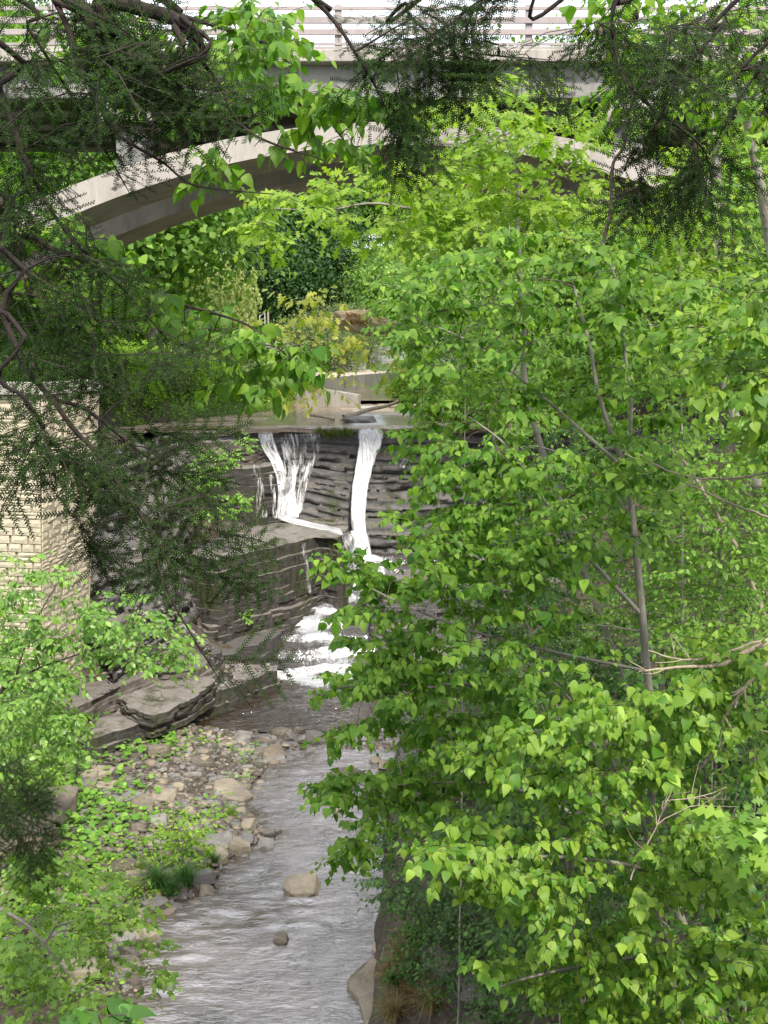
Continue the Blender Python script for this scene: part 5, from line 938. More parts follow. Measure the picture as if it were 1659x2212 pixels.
# ---- background trees
def crown_mesh(seed, rad, hgt, z0, nclump, nper, size, mat, kind='round'):
    r = np.random.default_rng(seed); C = []; 
    for k in range(nclump):
        if kind == 'cone': t_ = r.random()**.8; a = r.uniform(0, 6.28); rr = rad*(1-t_)*r.uniform(.5, 1); C.append((rr*math.cos(a), rr*math.sin(a), z0+hgt*t_))
        else: d = nrm(r.normal(0, 1, 3)); q = r.uniform(.45, 1.0); C.append((d[0]*rad*q, d[1]*rad*q, z0+hgt*.5+d[2]*hgt*.5*q))
    C = np.array(C); n = nclump*nper
    if kind == 'willow':
        loc = np.repeat(C, nper, 0); dz = np.tile(np.linspace(0, 1, nper), nclump)*np.repeat(r.uniform(.8, 3, nclump), nper); loc = loc+np.c_[.04*r.normal(0, 1, n)+.25*vn(dz, np.repeat(np.arange(nclump), nper), 1), .1*r.normal(0, 1, n), -dz]; tip = np.c_[r.normal(0, .3, n), r.normal(0, .3, n), -np.ones(n)]; nor = r.normal(0, 1, (n, 3))
    else:
        cs = rad*(.26 if kind == 'round' else .2); loc = np.repeat(C, nper, 0)+r.normal(0, 1, (n, 3))*cs*np.array([1, 1, .55 if kind == 'round' else .25]); tip = r.normal(0, 1, (n, 3))-UP*.4; nor = r.normal(0, .6, (n, 3))+UP+nrm(loc-[0, 0, z0+hgt/2])*.8
    V, T = scatter(SMALL, loc, frames(tip, nor, size*r.uniform(.6, 1.4, n))); cm = tri_mesh('crown', V, T, M[mat])
    ps = [(smooth_line([(0, 0, -1), (r.normal(0, .2), r.normal(0, .2), z0), (0, 0, z0+hgt*.8)], 8), np.linspace(rad*.07+.05, .04, 8))]
    for c in C[:14]: s_ = np.array([0, 0, z0+max(0, (c[2]-z0)*.5)]); ps.append((smooth_line([s_, (s_+c)/2+[0, 0, .3], c], 5), np.linspace(rad*.025+.02, .02, 5)))
    V, F = tubes(ps, 5); return cm, tri_mesh('trunk', V, F, M['bark'], True)
bgp = {'round': crown_mesh(1, 4.2, 8.5, 2.2, 130, 110, .25, 'bgleaf'), 'round2': crown_mesh(2, 3.6, 8, 2, 120, 105, .25, 'bgleaf'), 'dark': crown_mesh(3, 4, 11, 1.5, 120, 100, .27, 'bgdark', 'cone'), 'darkr': crown_mesh(4, 4.5, 10, 1.5, 120, 100, .27, 'bgdark'),
       'grey': crown_mesh(5, 2.6, 4.6, .4, 120, 130, .13, 'bggrey'), 'willow': crown_mesh(6, 3.6, 6, 2.5, 260, 52, .22, 'willow', 'willow'), 'bush': crown_mesh(7, 1.5, 2.4, .1, 90, 70, .15, 'weed'), 'yellow': crown_mesh(8, 2.4, 4.5, .6, 120, 120, .15, 'weed'), 'greyb': crown_mesh(9, 1.5, 2.6, .1, 90, 70, .13, 'bggrey')}
def bg(kind, x, y, s, label, group=None, name=None, cat='tree', z=None):
    cm, tm = bgp[kind]; t_ = thing(name or {'willow': 'willow_tree', 'dark': 'conifer_tree', 'bush': 'bush', 'greyb': 'bush'}.get(kind, 'broadleaf_tree'), label, cat, (x, y, float(H(x, y))-.2 if z is None else z), group); t_.rotation_euler = (0, 0, rr_.uniform(0, 6.28)); t_.scale = (s, s, s)
    link('crown', cm, t_); link('trunk', tm, t_); return t_
def at_px(u, D): return P(u, 700, D)[0]
bg('willow', at_px(460, 98), 98, 1.3, 'pale weeping willow under the left half of the arch'); bg('yellow', at_px(350, 86), 86, 1.5, 'yellow-green bushy tree left of the willow')
bg('grey', at_px(430, 74), 74, .95, 'olive grey feathery shrub in front of the willow above the weeds', cat='shrub', name='shrub'); bg('grey', at_px(500, 78), 78, .8, 'smaller grey green shrub beside the left end of the channel wall', cat='shrub', name='shrub')
bg('grey', at_px(700, 112), 112, 1.5, 'greyish olive tree at the far end of the channel, right of the dark conifers'); bg('grey', at_px(760, 120), 120, 1.3, 'second greyish tree behind the web tent')
bg('yellow', at_px(300, 100), 100, 1.5, 'yellow-green bush tree farthest left under the arch'); bg('yellow', at_px(400, 112), 112, 1.7, 'yellow-green bush tree rising just behind the willow'); bg('yellow', at_px(240, 110), 110, 1.8, 'light green bush tree partly hidden by the left end of the arch'); bg('round2', at_px(640, 150), 150, 1.7, 'tall tree at the back of the grove under the arch crown'); bg('round2', at_px(350, 128), 128, 1.35, 'bright green tree behind the willow under the left arch haunch'); bg('round2', at_px(850, 128), 128, 1.2, 'mid green tree beyond the channel, behind the oak boughs')
bg('grey', at_px(470, 150), 150, 2.2, 'large greyish tree high on the far slope under the arch crown')
for k, (u, D, s) in enumerate([(560, 126, 1.3), (610, 130, 1.5), (660, 134, 1.4), (520, 136, 1.3), (590, 144, 1.8), (700, 140, 1.6)]): bg('dark' if k % 2 else 'darkr', at_px(u, D), D, s, 'dark grove tree beyond the channel, '+['just right of the willow', 'behind the steel handrail', 'at the grove centre right', 'hidden deepest behind the willow', 'tallest at the back of the grove', 'rightmost by the olive tree'][k], 'dark grove beyond the channel', name='forest_tree')
r = np.random.default_rng(12)
for k in range(92):
    D = r.uniform(138, 225); x = r.uniform(-.42, .46)*D; kind = r.choice(['round', 'round2', 'darkr', 'dark', 'round'], p=[.25, .25, .25, .1, .15])
    bg(str(kind), x, D, r.uniform(1.2, 2.0), 'tree of the wooded hillside beyond the bridge', 'trees on the wooded far hillside', name='forest_tree')
for k, (u, D, s) in enumerate([(40, 66, .9), (-60, 60, 1.1), (1300, 75, 1.2), (1500, 70, 1.3), (1659, 62, 1.2), (1150, 90, 1.3), (1000, 105, 1.2), (150, 100, 1.3), (1420, 95, 1.5), (1250, 64, .8)]): bg('round' if k % 2 else 'round2', at_px(u, D), D, s, ['green tree just behind the left end of the arch', 'leafy tree at the far left edge above the stone wall', 'green tree above the cliff brink, behind the oak', 'tall green tree behind the right arch haunch', 'green tree at the right edge behind the basswood crown', 'tree beyond the upper creek on its right bank', 'farther tree on the right of the channel mouth', 'green tree left of the yellow green bushy tree', 'biggest tree behind the right arch haunch', 'smaller tree on the brink terrace right of the falls'][k], 'trees behind the bridge legs')
# tall trees standing beyond the deck
for k, (u, D, s, lab) in enumerate([(1210, 75, 1.75, 'tree top showing through the railing right of the near railing post'), (330, 80, 2.0, 'tall tree whose top rises above the deck at the left'), (1480, 82, 2.1, 'tall tree whose top rises above the deck at the right'), (30, 84, 2.1, 'tall tree at the far left behind the railing')]): bg('round', at_px(u, D), D, s, lab, z=float(H(at_px(u, D), D))+3*(k == 0))
for k, (u, D, s) in enumerate(sorted([(240, 64, 1.1), (300, 66, 1), (350, 65, .9), (400, 67, 1), (455, 68, .9), (520, 70, .8), (560, 73, .7), (600, 76, .7), (270, 70, 1.3), (340, 72, 1.2), (230, 60, .7), (310, 62, .6), (620, 79, .6)])): bg('bush' if k % 3 else 'greyb', at_px(u, D), D, s, 'leafy bush, '+['leftmost', 'second from left', 'third from left', 'fourth from left', 'fifth from left', 'sixth from left', 'seventh from left', 'eighth from left', 'ninth from left', 'tenth from left', 'eleventh from left', 'twelfth from left', 'rightmost'][k]+', in the green thicket left of the brink', 'thicket bushes above the falls', cat='bush')
for k, (u, D, s) in enumerate(sorted([(960, 64, 1.0), (1060, 63, 1.1), (1130, 62, 1.1), (1200, 61, 1.3), (880, 84, .9), (930, 92, 1.1), (1010, 72, 1.1)])): bg('bush', at_px(u, D), D, s, 'green bush, '+['leftmost', 'second from left', 'third from left', 'middle one', 'fifth from left', 'second from right', 'rightmost'][k]+', on the right bank of the upper creek', 'bushes right of the upper creek', cat='bush')

# ================================================================== STONES AND LOW PLANTS
def rock_mesh(seed, kind, mat):
    r = np.random.default_rng(seed); bm = bmesh.new()
    if kind == 'flag':
        n = int(r.integers(5, 8)); a = np.sort(r.uniform(0, 1, n)*.6/n*6.28+np.arange(n)*6.28/n); rad = r.uniform(.38, .52, n)
        for zz, k in ((-.5, 1.0), (.05, 1.03), (.42, .95), (.5, .86)):
            for i in range(n): bm.verts.new((rad[i]*k*math.cos(a[i])+r.normal(0, .012), rad[i]*k*math.sin(a[i])+r.normal(0, .012), zz+r.normal(0, .03)))
        bm.verts.ensure_lookup_table(); L = list(bm.verts)
        for q in range(3):
            for i in range(n): bm.faces.new([L[q*n+i], L[q*n+(i+1) % n], L[(q+1)*n+(i+1) % n], L[(q+1)*n+i]])
        bm.faces.new(L[3*n:]); bm.faces.new(L[:n][::-1])
    else:
        pts = nrm(r.normal(0, 1, (15, 3)))*.5; pts = np.sign(pts)*np.abs(pts*2)**.6*.5*r.uniform(.85, 1.05, (15, 1))
        vs = [bm.verts.new(p) for p in pts]; g = bmesh.ops.convex_hull(bm, input=vs); bmesh.ops.delete(bm, geom=[v for v in bm.verts if not v.link_faces], context='VERTS')
        bmesh.ops.bevel(bm, geom=list(bm.edges), offset=.02, segments=1, affect='EDGES')
    me = bpy.data.meshes.new('stone'); bmesh.ops.triangulate(bm, faces=bm.faces); bm.to_mesh(me); bm.free(); me.materials.append(M[mat]); return me
RK = {(k, m): [rock_mesh(i+90*(k == 'boulder'), k, m) for i in range(6)] for k in ('flag', 'boulder') for m in ('rock', 'rock_tan', 'rock_grey', 'ledge')}
def stone(u, v, w, d, label, kind='flag', mat='rock', h=.14, rz=None, tilt=(0, 0), group=None, cat='rock', z=None, sd=0, xy=None):
    """w, d: width and depth on the photograph in its pixels; h: height in metres"""
    if xy is None:
        zz = 0.1
        for _ in range(6): p = G(u, v, zz); zz = max(float(H(p[0], p[1])), .0)+.05
    else: p = np.array(xy); 
    f = proj(np.array([p[0], p[1], 0]))[2]; W = w/FPX*f; ang = math.atan2(EYE, p[1]); D = min(d/FPX*f/math.sin(ang), W*1.6)
    zb = (max(float(H(p[0], p[1])), -.06) if z is None else z)
    o = bpy.data.objects.new('rock', RK[(kind, mat)][(sd+int(abs(u*7+v))) % 6]); COL.objects.link(o); o.location = (p[0], p[1], zb+h*.32); o.scale = (W*1.08, D*1.08, h*1.1)
    o.rotation_euler = (tilt[0], tilt[1], rr_.uniform(-.25, .25) if rz is None else rz); o['label'] = label; o['category'] = cat
    if group: o['group'] = group
    LM.append((p[0], p[1], label))
    return o
LM = []
stone(221, 1674, 56, 24, 'pale tan wedge shaped stone among the coltsfoot below the dark ledges', 'boulder', 'rock_tan', .3)
stone(238, 1696, 104, 16, 'long thin pale flagstone just below the tan wedge stone', 'flag', 'rock_tan', .12, tilt=(0, .06)); stone(263, 1719, 108, 22, 'smooth blue grey slab under the long pale flagstone', 'flag', 'rock_grey', .12, sd=1)
stone(355, 1723, 54, 26, 'blocky tan boulder in the middle of the gravel bar', 'boulder', 'rock_tan', .3, sd=2); stone(308, 1746, 66, 26, 'brown angular slab left of the blocky tan boulder', 'flag', 'rock', .28, tilt=(.1, .1), sd=3)
stone(122, 1762, 92, 58, 'large brown tilted boulder left of the grey slab', 'boulder', 'rock', .62, tilt=(.15, .3), sd=4); stone(263, 1868, 76, 28, 'lone flat grey stone ringed by coltsfoot leaves, above the maple sapling', 'flag', 'rock', .12)
stone(205, 1924, 62, 62, 'square tan flagstone just above the maple sapling', 'flag', 'rock', .14, sd=5); stone(22, 1906, 80, 60, 'broad brown flagstone at the left edge above the maple sapling', 'flag', 'rock', .16, sd=2)
stone(80, 1912, 50, 18, 'narrow brown flat stone between the two flagstones by the maple', 'flag', 'rock', .14, sd=1)
stone(500, 1706, 82, 46, 'pinkish pale flat slab lying at the stream edge, upper bar', 'flag', 'rock_tan', .13, rz=.5, sd=1); stone(468, 1828, 60, 38, 'ribbed grey slab tipped at the water edge', 'flag', 'rock_grey', .24, tilt=(.1, .25), rz=-.6)
stone(474, 1850, 42, 34, 'rounded tan stone beside the small sedge tuft at the water edge', 'boulder', 'rock_tan', .3); stone(572, 1822, 40, 20, 'squarish wet dark stone at the tip of the gravel point', 'boulder', 'rock_grey', .26)
stone(580, 1803, 36, 12, 'thin black wet slab behind the stone at the tip of the gravel point', 'flag', 'ledge', .13); stone(531, 1815, 34, 18, 'grey rounded stone next to last towards the gravel point tip', 'boulder', 'rock_grey', .24)
stone(538, 1788, 32, 26, 'whitish upright stone on the gravel point', 'boulder', 'rock_tan', .34); stone(445, 1925, 36, 22, 'grey stone at the water edge right of the dark sedge', 'boulder', 'rock', .26)
stone(353, 1968, 76, 18, 'long flat stone half in the water below the dark sedge', 'flag', 'rock', .17, rz=.05); stone(300, 1978, 32, 18, 'tan cobble at the bottom corner of the bar, upper of two', 'boulder', 'rock_tan', .22); stone(292, 1992, 34, 20, 'tan cobble at the bottom corner of the bar, lower of two', 'boulder', 'rock_tan', .24)
stone(437, 1644, 30, 22, 'small cube shaped tan stone near the upper end of the bar', 'boulder', 'rock_tan', .24); stone(590, 1634, 50, 36, 'reddish brown slab tilted in the riffle below the cobble dam', 'flag', 'rock', .3, tilt=(.2, .3), z=-.05)
stone(657, 1914, 84, 44, 'big tan boulder sitting alone in mid stream', 'boulder', 'rock_tan', .46, z=-.12, rz=.1, sd=1); stone(609, 2029, 36, 20, 'small dark edged stone in mid stream, nearest the camera', 'boulder', 'rock', .26, z=-.06)
stone(750, 1676, 88, 26, 'wide flat stone under the lindens in the right side of the stream', 'flag', 'rock', .2, z=0); stone(730, 1747, 26, 18, 'small pinkish cube stone in the right side of the stream', 'boulder', 'rock_tan', .2, z=-.03)
stone(680, 1600, 48, 26, 'rounded black boulder on the cobble dam', 'boulder', 'ledge', .36, z=0); stone(525, 1598, 44, 34, 'upright grey boulder on the left half of the cobble dam', 'boulder', 'rock_grey', .45, z=0)
stone(150, 2097, 124, 44, 'long whitish boulder behind the maple sapling leaves', 'boulder', 'rock_tan', .36, sd=3); stone(835, 1652, 40, 28, 'pinkish rounded boulder on the small right gravel bar', 'boulder', 'rock_tan', .3); stone(812, 1640, 26, 18, 'light cobble left of the pinkish boulder on the right bar', 'boulder', 'rock_tan', .22)
stone(512, 1168, 70, 30, 'pale weathered boulder resting on the middle ledge', 'boulder', 'rock', .4, xy=(-6.9, 52.0, 0), z=4.45)
strata_block('slab', px([(-60, 1780), (0, 1768), (60, 1755), (120, 1775), (135, 1795), (100, 1812), (40, 1830), (-20, 1870), (-80, 1880)], 1.0), 1.0, .2, M['rock'], seed=41, out=-.25, amp=.08, th=(.1, .25), rnd=.2, label='huge layered brown slab jutting in from the left edge', category='rock')
strata_block('slab', px([(811, 2066), (780, 2085), (754, 2106), (750, 2130), (772, 2158), (780, 2190), (793, 2225), (850, 2225), (838, 2153), (827, 2117), (830, 2085)], .09), .09, -.15, M['rock_tan'], seed=42, out=.05, amp=.03, th=(.1, .2), rnd=.05, label='smooth tan bedrock slab barely above the water at the bottom right', category='rock')
strata_block('slab', px([(835, 2000), (812, 2030), (800, 2052), (815, 2062), (840, 2050), (850, 2020)], .07), .07, -.15, M['rock_tan'], seed=43, out=.05, amp=.03, th=(.1, .2), label='small tan slab at the right waterline above the smooth bedrock slab', category='rock')
# log and driftwood above the falls
V_, F_ = tubes([(smooth_line(Lp([(672, 898, 64), (700, 903, 63.4), (722, 908, 63)])+[0, 0, .05], 8), np.linspace(.1, .06, 8))], 7); link('log', tri_mesh('log', V_, F_, M['deadwood'], True), label='short bleached log lying on the wet bedrock above the falls, left one', category='log')
V_, F_ = tubes([(smooth_line(Lp([(742, 905, 63), (770, 898, 63.5), (800, 888, 64.5), (838, 880, 66), (880, 862, 68)])+[0, 0, .1], 12), np.linspace(.16, .08, 12)), (smooth_line(Lp([(760, 905, 63), (742, 905, 63), (730, 910, 62.6)]), 5), np.linspace(.08, .03, 5))], 7); link('log', tri_mesh('log', V_, F_, M['deadwood'], True), label='longer pale driftwood log slanting into the water above the tall plume', category='log')
stone(790, 900, 70, 14, 'low grey boulder beside the driftwood log at the brink of the tall plume', 'boulder', 'rock_grey', .5, xy=(-1.2, 61.5, 0), z=8.75)
# medium stones one by one, then gravel
def gm(*a): return [(*G(u, v, .2)[:2], n) for u, v, n in a]
_bar = gm((221, 1674, 'the tan wedge stone'), (263, 1719, 'the blue grey slab'), (355, 1723, 'the blocky tan boulder'), (122, 1762, 'the big tilted boulder'), (263, 1868, 'the lone flat grey stone'), (205, 1924, 'the square flagstone'), (22, 1906, 'the left edge flagstone'), (500, 1706, 'the pinkish slab'), (370, 1915, 'the dark sedge clumps'), (437, 1644, 'the cube shaped stone'), (290, 1600, 'the foot of the dark ledge'), (468, 1828, 'the ribbed grey slab'))
_edge = gm((500, 1706, 'the pinkish slab'), (570, 1820, 'the gravel point tip'), (468, 1835, 'the ribbed grey slab'), (445, 1925, 'the grey stone at the waterline'), (353, 1968, 'the half sunk long stone'), (295, 1990, 'the bar corner cobbles'), (560, 1660, 'the reddish riffle slab'), (540, 1760, 'the bright grass tuft'), (290, 2120, 'the maple sapling tips'))
_dam = gm((680, 1600, 'the rounded black dam boulder'), (525, 1598, 'the upright grey dam boulder'), (400, 1590, 'the left end of the dam'), (800, 1600, 'the right end of the dam'), (600, 1600, 'the middle of the dam'))
_rb = gm((835, 1652, 'the pinkish boulder on the right bar'), (812, 1640, 'the light cobble on the right bar'), (890, 1620, 'the dark shrub on the right shore'))
MARKS = [_bar, _edge, _dam, _rb]
r = np.random.default_rng(31); placed = 0; tries = 0
zones = [('loose flat stone lying among the coltsfoot on the gravel bar', 'loose stones of the left gravel bar', lambda x, y: (bank_l(y)-x > .25) & (x > -10.5) & (y < 36), 150), ('wet cobble along the left waterline', 'cobbles along the left waterline', lambda x, y: (np.abs(bank_l(y)-x) < .3), 62),
    ('cobble of the low stone dam below the brown pool', 'cobbles of the low dam', lambda x, y: (y > 35.6) & (y < 36.9) & (x > -6.8) & (x < .3), 56), ('pale cobble on the small right gravel bar', 'cobbles of the right gravel bar', lambda x, y: (x > .2) & (x < 2.6) & (y > 32.5) & (y < 37.5), 26)]
for zi, (lab, grp, ok_, n) in enumerate(zones):
    k = 0
    while k < n:
        y = r.uniform(22, 37.6); x = r.uniform(-11, 2.8)
        if not ok_(x, y): continue
        u, v, f = proj(np.array([x, y, .2]))
        if not (-20 < u < 1000 and v < 2230): continue
        w = float(np.clip(r.lognormal(-1.15, .45), .16, .85)); d_ = w*r.uniform(.5, .95)
        kd = 'flag' if r.random() < (.95 if zi == 0 else .85) else 'boulder'; mt = str(r.choice(['rock', 'rock_tan', 'rock_grey', 'ledge'], p=[.5, .22, .2, .08] if zi == 0 else [.3, .15, .3, .25]))
        o = bpy.data.objects.new('stone', RK[(kd, mt)][int(r.integers(6))]); COL.objects.link(o); h = w*r.uniform(.16, .4) if kd == 'flag' else w*r.uniform(.4, .7)
        o.location = (x, y, max(float(H(x, y)), -.05 if zi != 2 else .05)+h*.3); o.scale = (w, d_, h); o.rotation_euler = (r.normal(0, .12), r.normal(0, .12), r.normal(0, .5)); o['category'] = 'stone'; o['group'] = grp; k += 1
        marks = MARKS[zi]; bx, by, nm_ = min(marks, key=lambda q: (q[0]-x)**2+(q[1]-y)**2); dx, dy = x-bx, y-by; dist = math.hypot(dx, dy)
        rel = ('just ' if dist < .7 else 'well ' if dist > 1.8 else '')+(('right of' if dx > 0 else 'left of') if abs(dx) > abs(dy)*.8 else ('behind' if dy > 0 else 'in front of'))
        o['label'] = f"{'broad' if w > .5 else 'mid-sized' if w > .3 else 'small'} {'long ' if d_ < w*.62 else ''}{ {'rock': 'brown', 'rock_tan': 'tan', 'rock_grey': 'grey', 'ledge': 'dark'}[mt]} {('flat stone', 'waterline stone', 'dam stone', 'shore stone')[zi] if kd == 'flag' else ('blocky cobble', 'waterline cobble', 'dam cobble', 'shore cobble')[zi]} {rel} {nm_}" 
def tmpl_of(me): return np.array([v.co[:] for v in me.vertices]), np.array([p.vertices[:] for p in me.polygons])
for gi, (mt, kd) in enumerate((('rock', 'flag'), ('rock_grey', 'flag'), ('rock_tan', 'flag'), ('rock', 'boulder2'), ('ledge', 'flag'))):
    r = np.random.default_rng(60+gi); n = 8500 if gi != 4 else 3000; y = r.uniform(21, 38.2, n); x = r.uniform(-12, 3, n); L_ = bank_l(y); d = L_-x; pr_ = np.exp(-np.clip(d, 0, 9)/3.2)*.9+.12
    kp = ((d > -.35) & (r.random(n) < pr_)) | ((y > 35.3) & (y < 37.2) & (x > -7) & (x < .6) & (r.random(n) < .7)) | ((x > bank_r(y)-.25) & (x < 2.6) & (y > 32) & (y < 37.8))
    if gi == 4: kp |= (d <= -.35) & (x < bank_r(y)) & (y < 35) & (r.random(n) < .12)
    x, y = x[kp], y[kp]; m = len(x); w = np.clip(r.lognormal(-2.05, .5, m), .06, .4); z = np.maximum(H(x, y), np.where((y > 35.3) & (y < 37.2), .04, -.3 if gi == 4 else -.08))+w*.08
    q = r.normal(0, 1, (m, 3))*[1, 1, .1]; nn = UP+r.normal(0, .18, (m, 3)); Ms = frames(q, nn, w); Ms = Ms*np.array([1, 1, .42])[None, None, :]*1.0; Ms[:, :, 0] *= r.uniform(.5, 1, m)[:, None]
    bm = bmesh.new()
    if kd == 'flag':
        a = np.sort(r.uniform(0, 1, 6)*.8+np.arange(6))*6.28/6
        lo = [bm.verts.new((.5*math.cos(t_), .5*math.sin(t_), -.4)) for t_ in a]; hi = [bm.verts.new((.46*math.cos(t_), .46*math.sin(t_), .4)) for t_ in a]
        for i in range(6): bm.faces.new([lo[i], lo[(i+1) % 6], hi[(i+1) % 6], hi[i]])
        bm.faces.new(hi)
    else:
        bmesh.ops.convex_hull(bm, input=[bm.verts.new(p) for p in nrm(r.normal(0, 1, (11, 3)))*.5*[1, 1, 1.3]])
    bmesh.ops.triangulate(bm, faces=bm.faces); me_ = bpy.data.meshes.new('t'); bm.to_mesh(me_); bm.free(); V, T = scatter(tmpl_of(me_), np.c_[x, y, z], Ms); link('gravel', tri_mesh('gravel', V, T, M[mt]), kind='stuff')
# coltsfoot and other low plants on the bar
def low_plants(name, n, region, leaf, mat, size, hgt, seed, tilt=.35, clus=.45, thr=.0, zoff=0, cl=7):
    r = np.random.default_rng(seed); x, y = region(r, n*6); k = fbm(x*.55, y*.55, 3, seed)+.3*r.random(len(x)) > thr; x, y = x[k][:n], y[k][:n]
    X = np.repeat(x, cl)+r.normal(0, clus, len(x)*cl); Y = np.repeat(y, cl)+r.normal(0, clus, len(x)*cl); Z = H(X, Y)+np.abs(r.normal(hgt, hgt*.5, len(X)))+zoff; kk = (bank_l(Y)-X > .1) | (X-bank_r(Y) > .3); X, Y, Z = X[kk], Y[kk], Z[kk]; m = len(X)
    nor = UP+TOCAM*.5+r.normal(0, tilt, (m, 3)); tip = r.normal(0, 1, (m, 3))*[1, 1, .2]; V, T = scatter(leaf, np.c_[X, Y, Z], frames(tip, nor, size*r.uniform(.5, 1.25, m))); return link(name, tri_mesh(name, V, T, M[mat]), kind='stuff')
bar = lambda r, n: (r.uniform(-13, -3, n), r.uniform(21.5, 36, n))
low_plants('coltsfoot', 860, bar, ROUND, 'colt', .12, .06, 1, thr=.04, clus=.26)
low_plants('coltsfoot', 380, lambda r, n: (r.uniform(-14, -6.5, n), r.uniform(24, 36, n)), ROUND, 'colt', .2, .2, 2, thr=-.25, clus=.3)
low_plants('herbs', 700, lambda r, n: (r.uniform(-13, -4, n), r.uniform(21, 30, n)), OVAL, 'weed', .1, .14, 3, thr=.1, clus=.2, tilt=.6)
low_plants('herbs', 500, lambda r, n: (r.uniform(-12, -5.2, n), r.uniform(20.5, 25, n)), OVAL, 'maple', .11, .25, 4, thr=-.3, clus=.3, tilt=.6)
low_plants('herbs', 2900, lambda r, n: (r.uniform(.3, 15, n), r.uniform(15, 44, n)), SMALL, 'under', .12, .12, 5, thr=-.12, clus=.3, tilt=.5)
low_plants('herbs', 1700, lambda r, n: (r.uniform(2, 16, n), r.uniform(13, 40, n)), SMALL, 'midleaf', .11, .2, 6, thr=.1, clus=.3, tilt=.5)
low_plants('moss_tufts', 500, lambda r, n: (r.uniform(-12, -7.2, n), r.uniform(38, 55, n)), SMALL, 'under', .1, .04, 7, thr=.25, clus=.25, tilt=.8)
# weeds on the banks above the falls
def field(name, n, xr_, yr_, mat, seed, h=(.4, 1.1), size=.16, ok=None):
    r = np.random.default_rng(seed); x, y = r.uniform(*xr_, n), r.uniform(*yr_, n); k = ok(x, y) if ok else x > -999; x, y = x[k], y[k]; hh = r.uniform(*h, len(x))*(1+.5*vn(x*.6, y*.6, 3)); X = np.repeat(x, 8); Y = np.repeat(y, 8); t_ = np.tile((np.arange(8)+.5)/8, len(x)); m = len(X); X = X+r.normal(0, .07, m); Y = Y+r.normal(0, .07, m)
    Z = H(X, Y)+t_*np.repeat(hh, 8); tip = r.normal(0, 1, (m, 3))*[1, 1, .4]+UP*.2; V, T = scatter(SMALL, np.c_[X, Y, Z], frames(tip, UP+TOCAM+r.normal(0, .4, (m, 3)), size*r.uniform(.5, 1.3, m))); link(name, tri_mesh(name, V, T, M[mat]), kind='stuff')
lb = lambda x, y: x < np.interp(y, [55, 57, 61, 68, 75, 84], [-13, -13.5, -11.4, -7.3, -5.8, -5.6])-.3
field('weeds', 3900, (-24, -5.6), (58, 82), 'weed', 1, (.4, 1.2), .17, lb); field('weeds', 2200, (-24, -5.6), (58, 82), 'bgleaf', 2, (.5, 1.3), .16, lb); field('weeds', 2500, (7, 24), (58, 100), 'weed', 3, (.3, 1.2), .18); field('weeds', 1200, (-13, -9), (56, 60), 'weed', 5, (.1, .35), .12, lb)
# grass tufts
def tuft(seed, n, L, droop, mat, w=.006, name='blades'):
    r = np.random.default_rng(seed); V = []; T = []; b = 0
    for i in range(n):
        a = r.uniform(0, 6.28); l = L*r.uniform(.6, 1.1); lean = r.uniform(.25, 1)*droop; p0 = np.array([r.normal(0, .05), r.normal(0, .05), 0]); dr = np.array([math.cos(a), math.sin(a), 0]); sd = np.array([-dr[1], dr[0], 0])*w
        for k in range(5): t_ = k/4; p = p0+dr*l*lean*t_**1.6+UP*l*(t_-lean*.75*t_**2.4); ww = 1-t_*.9; V += [p-sd*ww, p+sd*ww]
        for k in range(4): T += [(b+2*k, b+2*k+1, b+2*k+3), (b+2*k, b+2*k+3, b+2*k+2)]
        b += 10
    return tri_mesh(name, V, T, M[mat])
tf = [tuft(1, 300, .62, .9, 'sedge'), tuft(2, 260, .55, .8, 'sedge'), tuft(3, 220, .4, .6, 'grass'), tuft(4, 260, .5, 1.0, 'drygrass'), tuft(5, 120, .5, 1.0, 'moss', .008)]
def put_tuft(u, v, k, s, label, z=None, xy=None, group=None, name='grass_tuft', cat='grass tuft'):
    if xy is None:
        zz = .1
        for _ in range(5): p = G(u, v, zz); zz = max(float(H(p[0], p[1])), 0) if z is None else z
    else: p = np.array(xy); zz = z
    o = link(name, tf[k], label=label, category=cat); o.location = (p[0], p[1], zz-.02); o.scale = (s, s, s); o.rotation_euler = (0, 0, rr_.uniform(0, 6)); 
    if group: o['group'] = group
put_tuft(340, 1925, 0, 1.5, 'large dark green sedge clump at the stream edge, left of two', name='sedge_clump', cat='sedge'); put_tuft(400, 1915, 1, 1.5, 'large dark green sedge clump at the stream edge, right of two', name='sedge_clump', cat='sedge'); put_tuft(370, 1935, 0, 1.2, 'shorter dark sedge clump in front of the two large ones', name='sedge_clump', cat='sedge')
put_tuft(463, 1868, 1, .9, 'small dark sedge tuft beside the rounded tan stone', name='sedge_clump', cat='sedge'); put_tuft(292, 1935, 2, 1.3, 'light green grass tuft left of the large sedge clumps'); put_tuft(270, 1995, 2, 1.4, 'light green grass tuft below the bar corner cobbles'); put_tuft(500, 1768, 2, 1.2, 'bright grass tuft on the gravel below the pinkish slab'); put_tuft(308, 1880, 2, .9, 'little yellowish grass tuft above the large sedge clumps')
clump('feathery green weed cluster standing behind the large sedge clumps', 400, 1880, 26.5, [(330, 1790), (460, 1800), (450, 1880), (350, 1890)], 34, .09, 'weed', 51, dr=.5, L=(.15, .3), name='weed_plant', cat='weed')
clump('slender dark spikes of weed at the foot of the dark ledge', 165, 1670, 31, [(155, 1610), (180, 1600), (175, 1670), (160, 1670)], 12, .07, 'under', 52, dr=.3, L=(.15, .25), name='weed_plant', cat='weed')
clump('small leafy seedlings at the end of the long ledge', 395, 1600, 36.5, [(385, 1580), (410, 1575), (415, 1600), (385, 1605)], 12, .09, 'weed', 53, dr=.3, L=(.15, .25), name='weed_plant', cat='weed')
